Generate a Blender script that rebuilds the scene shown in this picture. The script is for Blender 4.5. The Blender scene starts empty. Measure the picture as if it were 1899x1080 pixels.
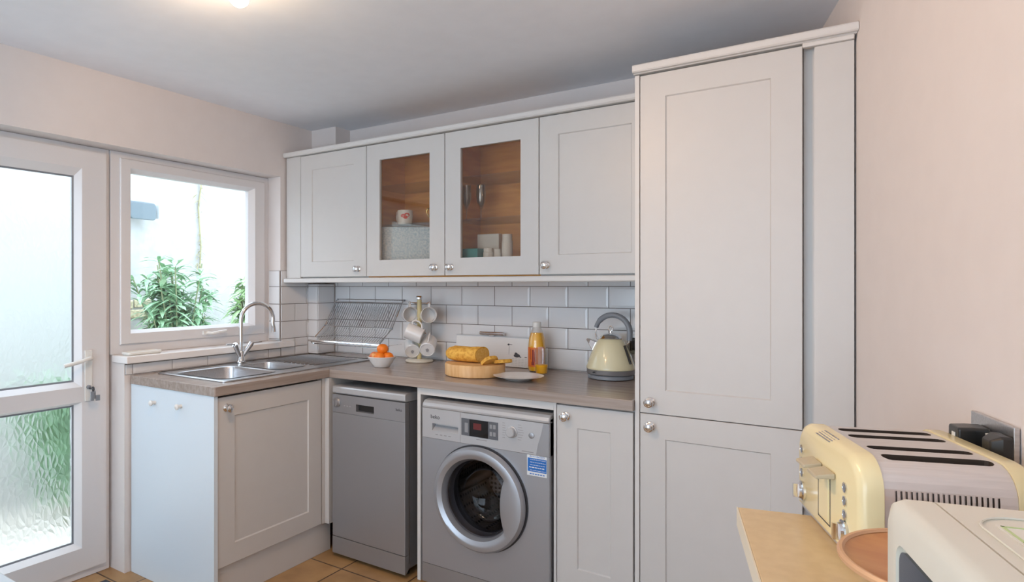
import bpy, bmesh, math, random
from mathutils import Vector, Matrix
PI = math.pi
S = bpy.context.scene
COL = S.collection
rnd = random.Random(7)

# ------------------------------------------------------------------ camera
cam_d = bpy.data.cameras.new('camera')
cam = bpy.data.objects.new('camera', cam_d); COL.objects.link(cam); S.camera = cam
cam.location = (2.789, -2.885, 1.322)
cam.rotation_euler = (PI/2, 0, 0.600)
cam_d.sensor_fit = 'HORIZONTAL'; cam_d.sensor_width = 36.0
cam_d.lens = 36.0*1160/1899
cam_d.shift_x = (949.5-800.7)/1899
cam_d.shift_y = -(540-530.6)/1899
cam_d.clip_start = 0.02

# ------------------------------------------------------------------ world, sun, exposure
w = bpy.data.worlds.new('sky'); S.world = w; w.use_nodes = True
bgn = w.node_tree.nodes['Background']
bgn.inputs[0].default_value = (0.70, 0.85, 1.0, 1); bgn.inputs[1].default_value = 3.8
S.view_settings.view_transform = 'Standard'; S.view_settings.look = 'None'
S.view_settings.exposure = 0.19; S.view_settings.gamma = 1.0
S.view_settings.use_curve_mapping = False

def light(name, kind, loc, energy, color, rot=(0,0,0), **kw):
    d = bpy.data.lights.new(name, kind); d.energy = energy; d.color = color
    for k, v in kw.items(): setattr(d, k, v)
    o = bpy.data.objects.new(name, d); COL.objects.link(o); o.location = loc; o.rotation_euler = rot
    return o
def aim(o, tgt):
    o.rotation_euler = (Vector(tgt)-o.location).to_track_quat('-Z', 'Y').to_euler(); return o
# the sun stands high over the house and falls into the yard
aim(light('sun', 'SUN', (3, 1, 6), 0.5, (1.0, 0.97, 0.93), angle=0.05), (-1.2, -.6, 0))
# added fill lamp at an unseen opening in wall_rear, tilted up at the ceiling
light('rear_fill', 'AREA', (1.7, -4.55, 1.15), 9, (0.72, 0.86, 1.0), (PI/2+.85, 0, 0), shape='RECTANGLE', size=2.3, size_y=1.9)

# ------------------------------------------------------------------ materials
def mat(name, col, rough=.5, metal=0., spec=.5, **kw):
    m = bpy.data.materials.new(name); m.use_nodes = True
    b = m.node_tree.nodes['Principled BSDF']
    b.inputs['Base Color'].default_value = (*col, 1); b.inputs['Roughness'].default_value = rough
    b.inputs['Metallic'].default_value = metal; b.inputs['Specular IOR Level'].default_value = spec
    for k, v in kw.items(): b.inputs[k].default_value = v
    return m
def nodes(m):
    nt = m.node_tree; return nt, nt.nodes, nt.links, nt.nodes['Principled BSDF']
def noise_mix(m, c1, c2, scale=(8, 8, 8), nscale=3., detail=4., lo=.35, hi=.65, bump=0., bd=.002, rvar=None, coord='Object'):
    nt, N, L, b = nodes(m)
    tc = N.new('ShaderNodeTexCoord'); mp = N.new('ShaderNodeMapping'); mp.inputs['Scale'].default_value = scale
    nz = N.new('ShaderNodeTexNoise'); nz.inputs['Scale'].default_value = nscale; nz.inputs['Detail'].default_value = detail
    cr = N.new('ShaderNodeValToRGB'); e = cr.color_ramp.elements
    e[0].position = lo; e[0].color = (*c1, 1); e[1].position = hi; e[1].color = (*c2, 1)
    L.new(tc.outputs[coord], mp.inputs[0]); L.new(mp.outputs[0], nz.inputs['Vector'])
    L.new(nz.outputs[0], cr.inputs[0]); L.new(cr.outputs[0], b.inputs['Base Color'])
    if bump:
        bp = N.new('ShaderNodeBump'); bp.inputs['Strength'].default_value = bump; bp.inputs['Distance'].default_value = bd
        L.new(nz.outputs[0], bp.inputs['Height']); L.new(bp.outputs[0], b.inputs['Normal'])
    return m
M = {}
M['wall'] = noise_mix(mat('wall_paint', (.80, .76, .735), .75), (.725, .672, .650), (.740, .688, .666), nscale=1.5, bump=.05)
M['ceiling'] = noise_mix(mat('ceiling_paint', (.74, .735, .74), .85), (.84, .86, .91), (.86, .88, .93), nscale=1.5, bump=.05)
M['cab'] = noise_mix(mat('cabinet_paint', (.74, .72, .71), .38), (.606, .590, .574), (.614, .598, .582), nscale=2)
M['cab_edge'] = mat('cabinet_edge', (.68, .665, .65), .45)
M['laminate'] = mat('white_laminate', (.69, .77, .84), .35)
M['gap'] = mat('dark_gap', (.03, .03, .03), .9)
M['upvc'] = mat('white_upvc', (.72, .71, .72), .28)
M['sill'] = mat('sill_paint', (.84, .82, .81), .4)
M['tile'] = mat('tile_glaze', (.76, .76, .77), .13)
M['grout'] = mat('grout', (.16, .14, .13), .9)
M['chrome'] = mat('chrome', (.80, .80, .81), .08, 1.)
M['steel'] = noise_mix(mat('brushed_steel', (.55, .55, .56), .28, 1.), (.52, .52, .53), (.62, .62, .63), scale=(2, 60, 60), nscale=4)
M['toast_steel'] = noise_mix(mat('toaster_steel', (.7, .67, .66), .34, .55), (.66, .63, .62), (.72, .69, .68), scale=(3, 60, 3), nscale=4)
M['silver'] = mat('silver_paint', (.42, .44, .48), .34, .6)
M['silver2'] = mat('silver_panel', (.38, .385, .405), .38, .65)
M['silver_plastic'] = mat('silver_plastic', (.52, .53, .55), .35, .35)
M['black'] = mat('black_plastic', (.02, .02, .02), .3)
M['rubber'] = mat('dark_rubber', (.035, .035, .04), .5)
M['screen'] = mat('screen_black', (.008, .008, .01), .1)
M['grey_panel'] = mat('grey_display', (.12, .13, .15), .3)
M['cream'] = mat('cream_enamel', (.80, .70, .42), .22)
M['cream_k'] = mat('kettle_cream', (.78, .71, .47), .16, **{'Coat Weight': .5})
M['grey_handle'] = mat('grey_plastic', (.22, .24, .27), .35)
M['white_plastic'] = mat('white_plastic', (.78, .77, .74), .35)
M['cream_plastic'] = mat('microwave_plastic', (.72, .68, .58), .38)
M['mw_glass'] = mat('microwave_glass', (.05, .06, .08), .1)
M['ceramic'] = mat('white_ceramic', (.80, .79, .78), .15)
M['cream_worktop'] = noise_mix(mat('cream_laminate', (.66, .50, .28), .3), (.64, .48, .26), (.69, .53, .30), nscale=5)
M['cream_edge'] = mat('cream_edge', (.78, .72, .58), .4)
M['terracotta'] = noise_mix(mat('terracotta_wood', (.5, .22, .08), .3), (.50, .21, .075), (.58, .27, .10), scale=(3, 12, 3), nscale=3)
M['wood_cab'] = noise_mix(mat('cabinet_beech', (.46, .22, .06), .5), (.72, .31, .055), (.85, .40, .08), scale=(2, 2, 14), nscale=3)
M['rim_wood'] = mat('rim_wood', (.62, .36, .20), .35)
M['board'] = noise_mix(mat('board_beech', (.72, .42, .18), .45), (.66, .36, .14), (.78, .50, .24), scale=(30, 4, 4), nscale=2)
M['bread'] = noise_mix(mat('bread_crust', (.7, .36, .06), .7), (.62, .27, .03), (.86, .50, .09), nscale=9, detail=5, lo=.30, hi=.60, bump=.5, bd=.004, coord='Object')
M['crumb'] = noise_mix(mat('bread_crumb', (.78, .55, .22), .8), (.74, .42, .08), (.84, .54, .16), nscale=14, bump=.6, bd=.003)
M['orange'] = noise_mix(mat('orange_peel', (.85, .20, .01), .4), (.85, .17, .008), (.90, .26, .015), nscale=30, bump=.25, bd=.001)
M['peach_fruit'] = noise_mix(mat('blush_apple', (.75, .25, .08), .35), (.70, .14, .05), (.80, .42, .14), nscale=6, lo=.4, hi=.6)
M['juice'] = mat('orange_juice', (1.0, .50, .0), .3, **{'Subsurface Weight': .0})
M['label_o'] = mat('bottle_label', (.70, .16, .02), .4)
M['label_d'] = mat('label_print', (.25, .03, .02), .5)
M['label_p'] = mat('label_pink', (.80, .42, .30), .4)
M['blue_sticker'] = mat('sticker_blue', (.02, .16, .52), .4)
M['sticker_white'] = mat('sticker_white', (.75, .78, .80), .4)
M['ink'] = mat('ink', (.05, .05, .06), .6)
M['ink_light'] = mat('ink_light', (.32, .31, .32), .6)
M['print_green'] = mat('print_green', (.52, .62, .30), .5)
M['paper'] = mat('paper', (.76, .72, .64), .6)
M['red'] = mat('poppy_red', (.65, .04, .02), .4)
M['gold'] = mat('gold', (.75, .55, .2), .25, .6)
M['blue_box'] = noise_mix(mat('blue_grey_box', (.33, .42, .5), .4), (.42, .55, .68), (.80, .88, .94), nscale=12, detail=6)
M['pink_board'] = mat('pale_pink', (.62, .42, .36), .5)
M['teal'] = mat('teal_box', (.04, .28, .30), .4)
M['mat_dark'] = noise_mix(mat('doormat', (.05, .06, .08), .95), (.03, .035, .045), (.07, .08, .10), nscale=60, bump=.6, bd=.004)
M['leaf'] = noise_mix(mat('leaf', (.12, .32, .12), .45), (.24, .46, .27), (.50, .68, .44), nscale=9)
M['leaf2'] = noise_mix(mat('leaf_yellow', (.3, .5, .14), .45), (.36, .58, .28), (.58, .72, .42), nscale=9)
for k in ('leaf', 'leaf2'):
    M[k].node_tree.nodes['Principled BSDF'].inputs['Transmission Weight'].default_value = 0.0
M['stem'] = mat('plant_stem', (.30, .32, .18), .7)
M['vine'] = mat('dry_vine', (.42, .38, .22), .8)
M['stone'] = noise_mix(mat('bare_stone', (.66, .60, .40), .9), (.48, .42, .26), (.78, .70, .48), nscale=5, bump=.6, bd=.01)
M['yard_wall'] = noise_mix(mat('yard_render', (.80, .80, .78), .9), (.47, .465, .44), (.55, .545, .535), nscale=1.3, detail=7, bump=.5, bd=.01)
M['yard_floor'] = noise_mix(mat('yard_paving', (.70, .62, .55), .9), (.60, .53, .46), (.76, .68, .60), nscale=2.5, bump=.4, bd=.01)
M['lampgrey'] = mat('lamp_housing', (.15, .19, .21), .5)
M['lampglass'] = mat('lamp_glass', (.75, .78, .80), .15)
M['soap'] = mat('soap_dish_white', (.78, .77, .72), .3)
M['lever_cream'] = mat('lever_cream', (.50, .43, .30), .35)
M['slot_dark'] = mat('slot_dark', (.05, .035, .025), .5)
M['pole'] = mat('cream_pole', (.62, .52, .26), .3)

# worktop: grey-brown laminate with long grain streaks
def worktop_mat(name, scale):
    m = mat(name, (.3, .24, .2), .22)
    nt, N, L, b = nodes(m)
    tc = N.new('ShaderNodeTexCoord'); mp = N.new('ShaderNodeMapping'); mp.inputs['Scale'].default_value = scale
    nz = N.new('ShaderNodeTexNoise'); nz.inputs['Scale'].default_value = 3.2; nz.inputs['Detail'].default_value = 7; nz.inputs['Distortion'].default_value = .4
    cr = N.new('ShaderNodeValToRGB'); e = cr.color_ramp.elements
    e[0].position = .25; e[0].color = (.27, .215, .185, 1); e[1].position = .75; e[1].color = (.42, .355, .315, 1)
    e2 = cr.color_ramp.elements.new(.5); e2.color = (.345, .285, .25, 1)
    L.new(tc.outputs['Object'], mp.inputs[0]); L.new(mp.outputs[0], nz.inputs['Vector'])
    L.new(nz.outputs[0], cr.inputs[0]); L.new(cr.outputs[0], b.inputs['Base Color'])
    return m
M['worktop'] = worktop_mat('worktop_laminate', (.8, 26, 20))
M['worktop_l'] = worktop_mat('worktop_laminate_left', (26, .8, 20))

# floor: square clay tiles with dark joints
def floor_mat():
    m = mat('floor_tiles', (.45, .28, .14), .35)
    nt, N, L, b = nodes(m)
    tc = N.new('ShaderNodeTexCoord'); mp = N.new('ShaderNodeMapping'); mp.inputs['Location'].default_value = (-.793+.333*6, .712+.333*18, 0)
    bk = N.new('ShaderNodeTexBrick'); bk.offset = 0; bk.squash = 1
    bk.inputs['Scale'].default_value = 1; bk.inputs['Brick Width'].default_value = .333; bk.inputs['Row Height'].default_value = .333
    bk.inputs['Mortar Size'].default_value = .004; bk.inputs['Mortar Smooth'].default_value = .2
    bk.inputs['Color1'].default_value = (.50, .30, .13, 1); bk.inputs['Color2'].default_value = (.42, .25, .11, 1); bk.inputs['Mortar'].default_value = (.10, .06, .04, 1)
    nz = N.new('ShaderNodeTexNoise'); nz.inputs['Scale'].default_value = 7; nz.inputs['Detail'].default_value = 6
    mx = N.new('ShaderNodeMix'); mx.data_type = 'RGBA'; mx.blend_type = 'MULTIPLY'; mx.inputs[0].default_value = .6
    cr = N.new('ShaderNodeValToRGB'); cr.color_ramp.elements[0].color = (.55, .5, .45, 1); cr.color_ramp.elements[0].position = .3; cr.color_ramp.elements[1].position = .62
    L.new(tc.outputs['Object'], mp.inputs[0]); L.new(mp.outputs[0], bk.inputs['Vector'])
    L.new(tc.outputs['Object'], nz.inputs['Vector']); L.new(nz.outputs[0], cr.inputs[0])
    L.new(bk.outputs['Color'], mx.inputs[6]); L.new(cr.outputs[0], mx.inputs[7]); L.new(mx.outputs[2], b.inputs['Base Color'])
    bp = N.new('ShaderNodeBump'); bp.inputs['Strength'].default_value = .5; bp.inputs['Distance'].default_value = .003; bp.invert = True
    L.new(bk.outputs['Fac'], bp.inputs['Height']); L.new(bp.outputs[0], b.inputs['Normal'])
    return m
M['floor'] = floor_mat()

def thin_glass(name, tint=(1, 1, 1), refl=.06, rough=.0):
    m = bpy.data.materials.new(name); m.use_nodes = True; N = m.node_tree.nodes; L = m.node_tree.links; N.clear()
    o = N.new('ShaderNodeOutputMaterial'); t = N.new('ShaderNodeBsdfTransparent'); t.inputs[0].default_value = (*tint, 1)
    g = N.new('ShaderNodeBsdfGlossy'); g.inputs['Roughness'].default_value = rough
    mx = N.new('ShaderNodeMixShader'); fr = N.new('ShaderNodeLayerWeight'); fr.inputs[0].default_value = .25
    mt = N.new('ShaderNodeMath'); mt.operation = 'MULTIPLY_ADD'; mt.inputs[1].default_value = .35; mt.inputs[2].default_value = refl
    L.new(fr.outputs['Facing'], mt.inputs[0]); L.new(mt.outputs[0], mx.inputs[0])
    L.new(t.outputs[0], mx.inputs[1]); L.new(g.outputs[0], mx.inputs[2]); L.new(mx.outputs[0], o.inputs[0])
    return m
M['glass'] = thin_glass('window_glass', refl=.02)
M['cab_glass'] = thin_glass('cabinet_glass', (.93, .90, .86), refl=.03)
M['clear'] = thin_glass('drinking_glass', (.985, .99, .99), refl=.05)
def leaf_glass():
    m = bpy.data.materials.new('obscured_glass'); m.use_nodes = True; N = m.node_tree.nodes; L = m.node_tree.links; N.clear()
    o = N.new('ShaderNodeOutputMaterial')
    tc = N.new('ShaderNodeTexCoord'); mp = N.new('ShaderNodeMapping'); mp.inputs['Scale'].default_value = (1, 46, 24); mp.inputs['Rotation'].default_value = (.6, 0, 0)
    nz = N.new('ShaderNodeTexNoise'); nz.inputs['Scale'].default_value = 5; nz.inputs['Detail'].default_value = 1
    mv = N.new('ShaderNodeMix'); mv.data_type = 'VECTOR'; mv.inputs[0].default_value = .5
    vo = N.new('ShaderNodeTexVoronoi'); vo.feature = 'DISTANCE_TO_EDGE'; vo.inputs['Scale'].default_value = 1.0
    vo2 = N.new('ShaderNodeTexVoronoi'); vo2.inputs['Scale'].default_value = 1.0
    sc = N.new('ShaderNodeVectorMath'); sc.operation = 'SCALE'; sc.inputs['Scale'].default_value = 3.0
    L.new(tc.outputs['Object'], nz.inputs['Vector']); L.new(nz.outputs['Color'], sc.inputs[0])
    ad = N.new('ShaderNodeVectorMath'); ad.operation = 'ADD'
    L.new(tc.outputs['Object'], mp.inputs[0]); L.new(mp.outputs[0], ad.inputs[0]); L.new(sc.outputs[0], ad.inputs[1])
    L.new(ad.outputs[0], vo.inputs['Vector']); L.new(ad.outputs[0], vo2.inputs['Vector'])
    mn = N.new('ShaderNodeMath'); mn.operation = 'MINIMUM'; mn.inputs[1].default_value = .35
    L.new(vo.outputs['Distance'], mn.inputs[0])
    bp = N.new('ShaderNodeBump'); bp.inputs['Strength'].default_value = 1.0; bp.inputs['Distance'].default_value = .0045
    L.new(mn.outputs[0], bp.inputs['Height'])
    rf = N.new('ShaderNodeBsdfRefraction'); rf.inputs['IOR'].default_value = 1.35; rf.inputs['Roughness'].default_value = .30; rf.inputs[0].default_value = (.97, 1, .98, 1)
    L.new(bp.outputs[0], rf.inputs['Normal'])
    tr = N.new('ShaderNodeBsdfTransparent'); gl = N.new('ShaderNodeBsdfGlossy'); gl.inputs['Roughness'].default_value = .1
    L.new(bp.outputs[0], gl.inputs['Normal'])
    a = N.new('ShaderNodeMixShader'); a.inputs[0].default_value = .12; b = N.new('ShaderNodeMixShader'); b.inputs[0].default_value = .05
    L.new(rf.outputs[0], a.inputs[1]); L.new(tr.outputs[0], a.inputs[2]); L.new(a.outputs[0], b.inputs[1]); L.new(gl.outputs[0], b.inputs[2]); L.new(b.outputs[0], o.inputs[0])
    return m
M['flute_glass'] = thin_glass('flute_glass', (.97, .97, .97), refl=.16)
M['bowl_glass'] = thin_glass('porthole_glass', (.62, .62, .66), refl=.012)
M['leaf_glass'] = leaf_glass()
def emit(name, col, st):
    m = mat(name, col, .4); b = m.node_tree.nodes['Principled BSDF']
    b.inputs['Emission Color'].default_value = (*col, 1); b.inputs['Emission Strength'].default_value = st; return m
M['bulb'] = emit('lamp_bulb', (1, .86, .62), 6)
M['led'] = emit('display_led', (.13, .02, .02), .03)

# ------------------------------------------------------------------ mesh helpers
def box(bm, x0, x1, y0, y1, z0, z1, mi=0):
    v = [bm.verts.new(p) for p in ((x0,y0,z0),(x1,y0,z0),(x1,y1,z0),(x0,y1,z0),(x0,y0,z1),(x1,y0,z1),(x1,y1,z1),(x0,y1,z1))]
    for f in ((0,3,2,1),(4,5,6,7),(0,1,5,4),(1,2,6,5),(2,3,7,6),(3,0,4,7)):
        bm.faces.new([v[i] for i in f]).material_index = mi
    return v
def loft(bm, loops, cap0=True, cap1=True, closed=True, mi=0):
    vs = [[bm.verts.new(p) for p in l] for l in loops]
    n = len(vs[0])
    for a, b in zip(vs[:-1], vs[1:]):
        for i in range(n if closed else n-1):
            j = (i+1) % n
            bm.faces.new((a[i], a[j], b[j], b[i])).material_index = mi
    if cap0: bm.faces.new(list(reversed(vs[0]))).material_index = mi
    if cap1: bm.faces.new(vs[-1]).material_index = mi
    return vs
def lathe(bm, prof, seg=32, mtx=None, cap0=True, cap1=True, mi=0):
    """prof: list of (r, z)"""
    loops = []
    for r, z in prof:
        r = max(r, 1e-5)
        l = [Vector((r*math.cos(2*PI*i/seg), r*math.sin(2*PI*i/seg), z)) for i in range(seg)]
        if mtx is not None: l = [mtx @ p for p in l]
        loops.append(l)
    loft(bm, loops, cap0, cap1, mi=mi)
def tube(bm, pts, r, seg=8, caps=True, mi=0, radii=None):
    pts = [Vector(p) for p in pts]; n = len(pts); loops = []; prev = None
    for i, p in enumerate(pts):
        t = (pts[min(i+1, n-1)]-pts[max(i-1, 0)]).normalized()
        if prev is None:
            a = Vector((0, 0, 1)) if abs(t.z) < .9 else Vector((1, 0, 0))
            u = t.cross(a).normalized()
        else:
            u = (prev - t*prev.dot(t)).normalized()
        prev = u; v = t.cross(u); rr = radii[i] if radii else r
        loops.append([p + (u*math.cos(2*PI*k/seg)+v*math.sin(2*PI*k/seg))*rr for k in range(seg)])
    loft(bm, loops, caps, caps, mi=mi)
def sphere(bm, c, r, sx=1, sy=1, sz=1, seg=24, rings=14, mi=0):
    prof = [(r*math.sin(PI*i/rings), -r*math.cos(PI*i/rings)) for i in range(rings+1)]
    lathe(bm, prof, seg, Matrix.Translation(c) @ Matrix.Diagonal((sx, sy, sz, 1)), mi=mi)
def rrect(x0, x1, y0, y1, r, n=5):
    pts = []
    for cx, cy, a in ((x1-r, y0+r, -PI/2), (x1-r, y1-r, 0), (x0+r, y1-r, PI/2), (x0+r, y0+r, PI)):
        for k in range(n+1):
            t = a+PI/2*k/n; pts.append((cx+r*math.cos(t), cy+r*math.sin(t)))
    return pts
def plate(bm, outer, holes, d0, d1, f, mi=0):
    """flat plate with holes; outer/holes 2-D loops, f maps (u,v,d)->3-D"""
    def side(d, flip):
        es = []
        for lp in [outer]+holes:
            vs = [bm.verts.new(f(u, v, d)) for u, v in lp]
            es += [bm.edges.new((vs[i], vs[(i+1) % len(vs)])) for i in range(len(vs))]
        r = bmesh.ops.triangle_fill(bm, edges=es, use_beauty=True, use_dissolve=False)
        for g in r['geom']:
            if isinstance(g, bmesh.types.BMFace): g.material_index = mi
    side(d0, 0); side(d1, 1)
    for lp in [outer]+holes:
        loft(bm, [[Vector(f(u, v, d0)) for u, v in lp], [Vector(f(u, v, d1)) for u, v in lp]], False, False, mi=mi)
def obj(name, bm, m, parent=None, smooth=False, bevel=0., loc=None, rot=None, seg=2, auto=None):
    bmesh.ops.remove_doubles(bm, verts=bm.verts, dist=1e-5)
    bmesh.ops.recalc_face_normals(bm, faces=bm.faces)
    me = bpy.data.meshes.new(name); bm.to_mesh(me); bm.free()
    for x in (m if isinstance(m, (list, tuple)) else [m]): me.materials.append(M[x] if isinstance(x, str) else x)
    o = bpy.data.objects.new(name, me); COL.objects.link(o)
    if parent: o.parent = parent
    if loc: o.location = loc
    if rot: o.rotation_euler = rot
    if smooth:
        for p in me.polygons: p.use_smooth = True
        me.set_sharp_from_angle(angle=math.radians(auto or 40))
    if bevel:
        md = o.modifiers.new('bevel', 'BEVEL'); md.width = bevel; md.segments = seg; md.limit_method = 'ANGLE'; md.angle_limit = math.radians(40)
        md.harden_normals = False
    return o
def B(): return bmesh.new()
def bx(name, m, parent, *a, **kw):
    bm = B(); box(bm, *a); return obj(name, bm, m, parent, **kw)
def thing(name, label, cat, loc=(0, 0, 0), rotz=0., group=None):
    o = bpy.data.objects.new(name, None); COL.objects.link(o); o.empty_display_size = .05
    o.location = loc; o.rotation_euler = (0, 0, rotz); o['label'] = label; o['category'] = cat
    if group: o['group'] = group
    return o
def tag(o, label, cat, group=None, kind=None):
    o['label'] = label; o['category'] = cat
    if group: o['group'] = group
    if kind: o['kind'] = kind
    return o
def struct(o, label=None):
    o['kind'] = 'structure'
    if label: o['label'] = label
    return o
def copy_tree(o, parent=None):
    c = o.copy(); COL.objects.link(c); c.parent = parent
    for ch in list(o.children): copy_tree(ch, c)
    return c
def cut(o, cutter_bm):
    """subtract a cutter mesh from o, for real (the cutter does not stay)"""
    bmesh.ops.recalc_face_normals(cutter_bm, faces=cutter_bm.faces)
    me = bpy.data.meshes.new('c'); cutter_bm.to_mesh(me); cutter_bm.free()
    c = bpy.data.objects.new('c', me); COL.objects.link(c)
    c.matrix_world = Matrix.Identity(4)
    old_p, old_m = o.parent, o.matrix_basis.copy()
    o.parent = None; o.matrix_basis = Matrix.Identity(4)
    md = o.modifiers.new('b', 'BOOLEAN'); md.object = c; md.operation = 'DIFFERENCE'; md.solver = 'EXACT'
    bpy.context.view_layer.update()
    dg = bpy.context.evaluated_depsgraph_get()
    nm = bpy.data.meshes.new_from_object(o.evaluated_get(dg))
    o.modifiers.remove(md); o.data = nm
    bpy.data.objects.remove(c); o.parent = old_p; o.matrix_basis = old_m
def text(name, s, size, m, parent, loc, rot, ext=.0003, align='CENTER', sx=1):
    cu = bpy.data.curves.new(name, 'FONT'); cu.body = s; cu.size = size; cu.extrude = ext; cu.align_x = align; cu.align_y = 'CENTER'
    t = bpy.data.objects.new('t', cu); COL.objects.link(t); bpy.context.view_layer.update()
    me = bpy.data.meshes.new_from_object(t.evaluated_get(bpy.context.evaluated_depsgraph_get()))
    bpy.data.objects.remove(t)
    me.materials.clear(); me.materials.append(M[m])
    o = bpy.data.objects.new(name, me); COL.objects.link(o); o.parent = parent; o.location = loc; o.rotation_euler = rot; o.scale = (sx, 1, 1)
    return o
def arc(c, r, a0, a1, n, plane='xz'):
    out = []
    for i in range(n+1):
        a = a0+(a1-a0)*i/n; u, v = r*math.cos(a), r*math.sin(a)
        out.append(Vector((c[0]+u, c[1], c[2]+v)) if plane == 'xz' else Vector((c[0], c[1]+u, c[2]+v)) if plane == 'yz' else Vector((c[0]+u, c[1]+v, c[2])))
    return out

# ------------------------------------------------------------------ room shell
ZC = 2.277
aR = .238; RP = Vector((2.782, -.6, 0))
def fR(t, off, z=0.):   # point by the angled right wall: t towards the camera, off from the wall
    return Vector((RP.x+t*math.sin(aR)-off*math.cos(aR), RP.y-t*math.cos(aR)-off*math.sin(aR), z))
YR = -4.6
def xr(y): return RP.x+(RP.y-y)*math.tan(aR)
struct(bx('floor', 'floor', None, -.25, 4.0, YR-.15, .15, -.08, 0))
struct(bx('ceiling', 'ceiling', None, -.25, 4.0, YR-.15, .15, ZC, ZC+.14))
struct(bx('wall_back', 'wall', None, -.25, 2.9, .008, .15, 0, ZC))
bm = B()
box(bm, -.25, 0, YR, .15, 1.96, ZC)            # lintel
box(bm, -.25, 0, -.372, .15, 0, 1.96)
box(bm, -.25, 0, -1.31, -.372, 0, .963); box(bm, -.25, -.0955, -1.31, -.372, .963, .9985)
box(bm, -.25, 0, YR, -2.27, 0, 1.96)
struct(obj('wall_left', bm, 'wall'))
bm = B()
for z0, z1 in ((0, ZC),):
    a = [(xr(.14), .14), (xr(YR), YR), (xr(YR)+.2, YR), (xr(.14)+.2, .14)]
    loft(bm, [[Vector((x, y, z0)) for x, y in a], [Vector((x, y, z1)) for x, y in a]])
struct(obj('wall_right', bm, 'wall'))
bm = B()
box(bm, -.25, .5, YR-.15, YR, 0, ZC); box(bm, 2.9, 4.0, YR-.15, YR, 0, ZC); box(bm, .5, 2.9, YR-.15, YR, 2.25, ZC)
box(bm, .5, 2.9, YR-.15, YR, 0, .25)
struct(obj('wall_rear', bm, 'wall'))
# pipe boxing in the corner: plastered above the cupboards, tiled below them
struct(bx('trim_1', 'wall', None, .001, .20, -.12, .008, 2.102, ZC), 'boxed-in corner above the wall cupboards')
struct(bx('trim_2', 'wall', None, .001, .078, -.148, .008, .911, 1.335), 'tiled boxed-in pipe in the corner')

# ------------------------------------------------------------------ bevelled metro tiles
def tiles(bm, f, u0, u1, v0, v1, pu=.202, pv=.102, ou=0., odd=.5, skip=None):
    """f(u,v,d) ; d out of the wall"""
    gt = .0034; row = 0; v = v0
    while v < v1-.004:
        ve = min(v+pv, v1)
        k = math.floor((u0-ou)/pu)-1
        while True:
            a = ou+k*pu+(odd*pu if row % 2 else 0); k += 1
            if a > u1: break
            b = a+pu
            ca, cb = max(a, u0), min(b, u1)
            if cb-ca < .008: continue
            A0, B0, V0, V1 = ca+gt/2, cb-gt/2, v+gt/2, ve-gt/2
            bl = .011 if a >= u0 else .001; br = .011 if b <= u1 else .001; bt = .011 if v+pv <= v1 else .001
            lo = [f(A0, V0, .0), f(B0, V0, .0), f(B0, V1, .0), f(A0, V1, .0)]
            md = [f(A0, V0, .003), f(B0, V0, .003), f(B0, V1, .003), f(A0, V1, .003)]
            hi = [f(A0+bl, V0+.011, .0046), f(B0-br, V0+.011, .0046), f(B0-br, V1-bt, .0046), f(A0+bl, V1-bt, .0046)]
            if V1-V0 < .03: hi = [f(A0+bl, V0+.001, .0045), f(B0-br, V0+.001, .0045), f(B0-br, V1-.001, .0045), f(A0+bl, V1-.001, .0045)]
            loft(bm, [[Vector(p) for p in l] for l in (lo, md, hi)], False, True)
        v += pv; row += 1
sp = thing('tile_splashback', 'glossy white brick-shaped tile splashback behind kettle and mug tree', 'splashback', (0, 0, .91))
bm = B(); tiles(bm, lambda u, v, d: (u, .0065-d, v-.91), .08, 2.115, .9115, 1.42, ou=.602-.101+.004)
obj('tiles', bm, 'tile', sp)
bx('grout', 'grout', sp, .08, 2.115, .0045, .0075, .0015, .51)
# boxing tiles
sp = thing('tile_splashback', 'narrow white tiled column in the corner left of the dish rack', 'splashback', (0, -.15, .91))
bm = B()
tiles(bm, lambda u, v, d: (u, -.0005-d, v-.91), .002, .084, .9115, 1.334, ou=-.12, odd=0)
tiles(bm, lambda u, v, d: (.0805+d, .15-u, v-.91), 0.007, .151, .9115, 1.334, ou=-.02, odd=0)
obj('tiles', bm, 'tile', sp)
bm = B(); box(bm, .002, .0795, -.0015, .0015, .0015, .424); box(bm, .0785, .081, 0.0015, .142, .0015, .424)
obj('grout', bm, 'grout', sp)
# left wall tiles (under the sill, beside the window, and the reveal return)
sp = thing('tile_splashback', 'white metro tiles around the window sill beside the tap', 'splashback', (0, -.4, .91))
bm = B()
fl = lambda u, v, d: (.0015+d, .4-u, v-.91)
tiles(bm, fl, .372+.002, 1.308, .9115, .960, ou=.262)
tiles(bm, fl, .158, .371, .9115, .962, ou=.262)
def ft(u, v, d): return (.0015+d, .4-u, v-.91)
for r_, (z0, z1) in enumerate([(.962+.0, 1.012), (1.012, 1.114), (1.114, 1.216), (1.216, 1.318), (1.318, 1.412)]):
    tiles(bm, ft, .158, .370, z0, z1, ou=(.262 if r_ in (0, 2) else .168), pu=(.202 if r_ in (0, 2) else .212), pv=.102 if z1-z0 > .06 else .05)
for z0, z1 in [(1.003, 1.012), (1.012, 1.114), (1.114, 1.216), (1.216, 1.318), (1.318, 1.412)]:
    tiles(bm, lambda u, v, d: (-u, .0265-d, v-.91), .002, .094, z0, z1, ou=-.05, pv=.102)
obj('tiles', bm, 'tile', sp)
bm = B()
box(bm, .0005, .002, .4-1.308, .4-.372, .0015, .052); box(bm, .0005, .002, .4-.371, .4-.158, .0015, .502)
box(bm, -.094, -.001, .0262, .0277, .093, .502)
obj('grout', bm, 'grout', sp)

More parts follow.
